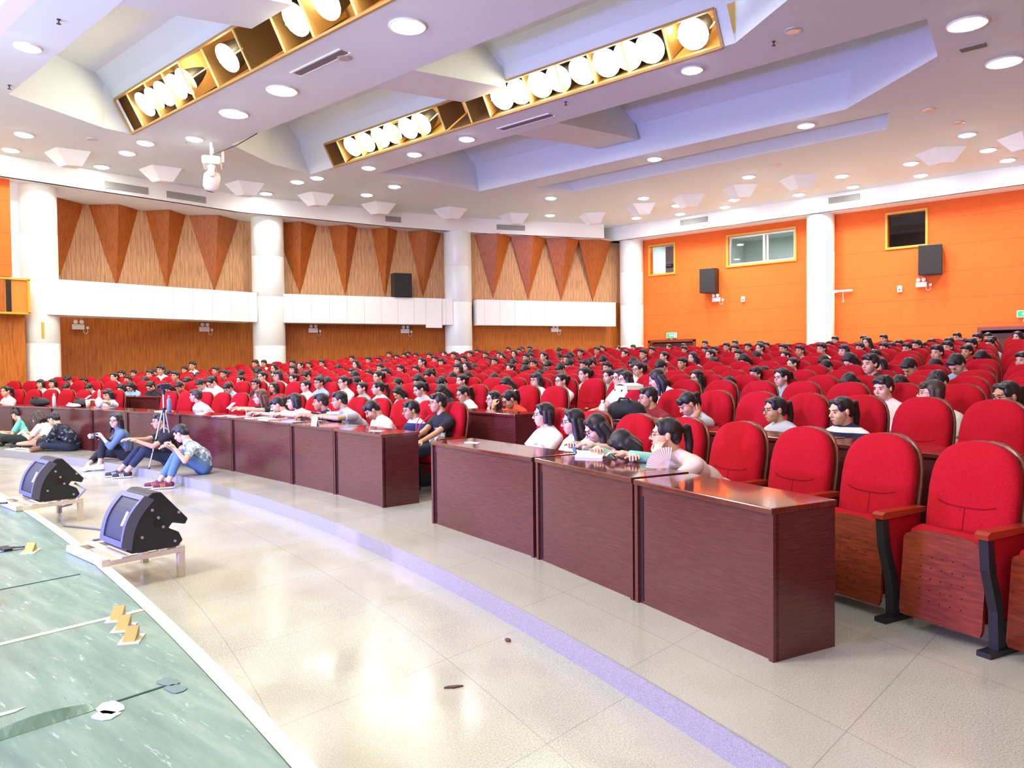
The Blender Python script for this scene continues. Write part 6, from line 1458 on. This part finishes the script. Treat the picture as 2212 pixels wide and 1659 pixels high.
t = tag(empty('folding_fan', (-2.64, 4.50, DZ), .55), 'pale pleated folding fan held upright in front of the pink blouse', 'fan')
b = MB(); nf = 14
for k in range(nf):
    a0 = math.radians(80 + 95 * k / nf); a1 = math.radians(80 + 95 * (k + 1) / nf); am = (a0 + a1) / 2
    pt = lambda a, r_, y: (r_ * math.cos(a), y, r_ * math.sin(a))
    b.add([pt(a0, .06, 0), pt(a0, .15, 0), pt(am, .15, .008), pt(am, .06, .004)], [(0, 1, 2, 3)]); b.add([pt(am, .06, .004), pt(am, .15, .008), pt(a1, .15, 0), pt(a1, .06, 0)], [(0, 1, 2, 3)])
b.build('fan_leaf', mat('blush_fan_paper', srgb(222, 204, 194), .7), t)
b = MB()
for k in range(nf + 1):
    a0 = math.radians(80 + 95 * k / nf); b.tube([(0, 0, .01), (.07 * math.cos(a0), .002, .07 * math.sin(a0) + .005)], .0025, 4)
b.build('ribs', mat('pale_rib', srgb(214, 190, 180), .6), t)
def bottle(x, y, z, r_, h, m, cap_m, lab, name='bottle'):
    t = tag(empty(name, (x, y, z)), lab, 'bottle')
    b = MB(); b.lathe([(r_ * .9, 0), (r_, .01), (r_, h * .72), (r_ * .75, h * .80), (r_ * .42, h * .88), (r_ * .42, h * .90)], 20); b.build('bottle_body', m, t, True)
    b = MB(); b.lathe([(r_ * .48, h * .90), (r_ * .48, h), (r_ * .3, h + .005)], 16); b.build('cap', cap_m, t, True)
    return t
bottle(-12.60, 5.52, DL_, .036, .26, mat('blue_grey_bottle', srgb(96, 126, 160), .3), M_GREYP, 'tall blue-grey water bottle on the desk left of the tripod')
bottle(-16.55, 5.02, DL_, .032, .24, mat('clear_pinkish_bottle', srgb(206, 190, 206), .15), M_WHITEP, 'clear plastic water bottle on the far left desk')
bottle(-4.62, 6.55, ZF[1] + .75, .04, .21, mat('white_flask', srgb(226, 220, 216), .4), M_WHITEP, 'white flask on second row desk beside the aisle')
t = tag(empty('paper_cup', (-15.35, 5.22, DL_)), 'pale paper cup with lid in front of the phone girl', 'cup')
b = MB(); b.lathe([(.03, 0), (.042, .12)], 20); b.build('cup_body', mat('kraft_cup', srgb(206, 190, 160), .6), t, True)
b = MB(); b.lathe([(.045, .12), (.045, .13), (.036, .135), (.036, .142)], 20); b.build('lid', M_WHITEP, t, True)
t = tag(empty('plastic_bag', (-15.2, 5.36, DL_)), 'white plastic carrier bag standing upright beside the phone girl', 'bag')
b = MB(); b.ell((0, 0, .09), (.10, .06, .10), nu=14, nv=10); b.build('bag_body', mat('white_film', srgb(226, 232, 240), .35), t, True)
b = MB(); b.tube([(-.03, 0, .17), (-.02, 0, .30), (.02, 0, .33), (.06, 0, .30), (.06, 0, .17)], .008, 8); b.build('bag_handle', M_WHITEP, t)
def bag(x, y, z, w_, d, h, m, lab, rz=0.0, strap=True):
    t = tag(empty('bag', (x, y, z), rz), lab, 'bag')
    b = MB(); b.ell((0, 0, h * .48), (w_ / 2, d / 2, h * .5), nu=18, nv=12); b.ell((w_ * .15, 0, h * .35), (w_ * .38, d * .46, h * .36), nu=16, nv=10); b.cap((-w_ * .3, 0, h * .3), (w_ * .3, 0, h * .32), h * .3, h * .3)
    me = merge('bag_body', [remesh(b, .012, 4)], [m]); o = bpy.data.objects.new('bag_body', me); sc.collection.objects.link(o); o.parent = t
    mn = min(v.co.z for v in me.vertices)
    for v in me.vertices: v.co.z = max(v.co.z, 0.0)
    if strap:
        b = MB(); b.tube([(-w_ * .2, -d * .2, h * .75), (-w_ * .1, -d * .35, h * 1.05), (w_ * .1, -d * .35, h * 1.05), (w_ * .2, -d * .2, h * .7)], .012, 8); b.build('strap', m, t)
    return t
M_BAGK = mat('black_bag_fabric', srgb(30, 30, 30), .8)
bag(-16.95, 4.88, DL_, .52, .28, .17, M_BAGK, 'large flat black bag on the far left desk', .25)
bag(-15.95, 5.30, DL_, .42, .22, .16, mat('brown_black_bag', srgb(54, 46, 40), .8), 'dark rounded bag behind the white tote on the left desk', .1)
bag(-15.75, 5.10, DL_, .46, .18, .07, mat('white_canvas', srgb(226, 218, 208), .8), 'flat white canvas tote with looped handle on the left desk', .1)
bag(-4.48, 6.78, ZF[1] + .75, .42, .26, .22, M_BAGK, 'black backpack standing on the second row desk beside the flask', .3)
t = tag(empty('book', (-4.95, 7.55, ZF[1] + 1.04), -.5), 'thick open book with cream pages held up behind the black backpack', 'book')
b = MB(); b.box((-.15, -.11, 0), (.15, .11, .045)); b.build('pages', mat('cream_pages', srgb(232, 228, 178), .7), t)
b = MB(); b.extr([(-.15, -.11, .045), (0, -.12, .07), (.15, -.11, .045), (.15, -.11, .05), (0, -.12, .075), (-.15, -.11, .05)], (0, .22, 0)); b.build('open_leaf', M_WHITEP, t)
paper(-4.05, 6.32, ZF[1] + .752, .25, .2, .3, 'white sheets beside the elbow of the man in dark red'); paper(-7.35, 7.12, ZF[1] + .752, .26, .18, .3, 'white tablet on second row desk seen through the aisle', th=.012, name='tablet')
def phone(p, rz, lab, m=M_BLACKP, tilt=.6):
    b = MB(); b.box((-.036, -.07, -.004), (.036, .07, .004)); o = tag(b.build('phone', m, loc=p, rot=(tilt, 0, rz)), lab, 'phone'); return o
phone((-10.80, 5.66, .92), .2, 'pale pink phone held by the brown-haired girl', mat('pink_phone', srgb(226, 196, 214), .3)); phone((-16.53, 5.62, .92), .2, 'pinkish phone held by the girl with bangs', mat('pink_phone', srgb(226, 196, 214), .3))
phone((-10.34, 4.44, .45), -.3, 'white phone held by the bent person on the step', M_WHITEP); phone((-11.76, 4.52, .34), .2, 'dark phone dangling from the hand of the person in black', tilt=1.3); phone((-16.30, 4.38, .33), .3, 'pale phone held by the girl in white top', M_WHITEP)
t = tag(empty('photo_camera', (-13.10, 4.54, .42), .3), 'dark photo camera held by the denim jacket girl', 'camera')
b = MB(); b.box((-.07, -.03, -.045), (.07, .03, .045)); rounded(b.build('camera_body', M_BLACKP, t), .01)
b = MB(); b.tube([(0, -.03, 0), (0, -.09, 0)], .034, 16); b.build('lens', M_GREYP, t)
b = MB(); b.tube([(0, 0, .14), (.01, .02, 0)], .004, 6); tag(b.build('pen', M_WHITEP, loc=(-10.12, 5.52, DL_)), 'white pen held upright by the writing girl', 'pen')
# lanyards and cards
b = MB(); b.tube([(-6.98, 6.10, .90), (-6.93, 5.98, .80), (-6.88, 5.92, .66)], .006, 6); b.tube([(-6.80, 6.08, .90), (-6.85, 5.97, .80), (-6.88, 5.92, .66)], .006, 6); tag(b.build('lanyard', mat('red_lanyard', srgb(196, 40, 60), .6)), 'red lanyard hanging on the black printed t-shirt', 'lanyard')
b = MB(); b.box((-.03, -.004, -.05), (.03, .004, .05)); tag(b.build('name_badge', mat('blue_badge', srgb(120, 190, 226), .5), loc=(-3.92, 5.13, .80), rot=(.2, 0, -.5)), 'light blue badge hanging on the long-haired reader', 'badge')
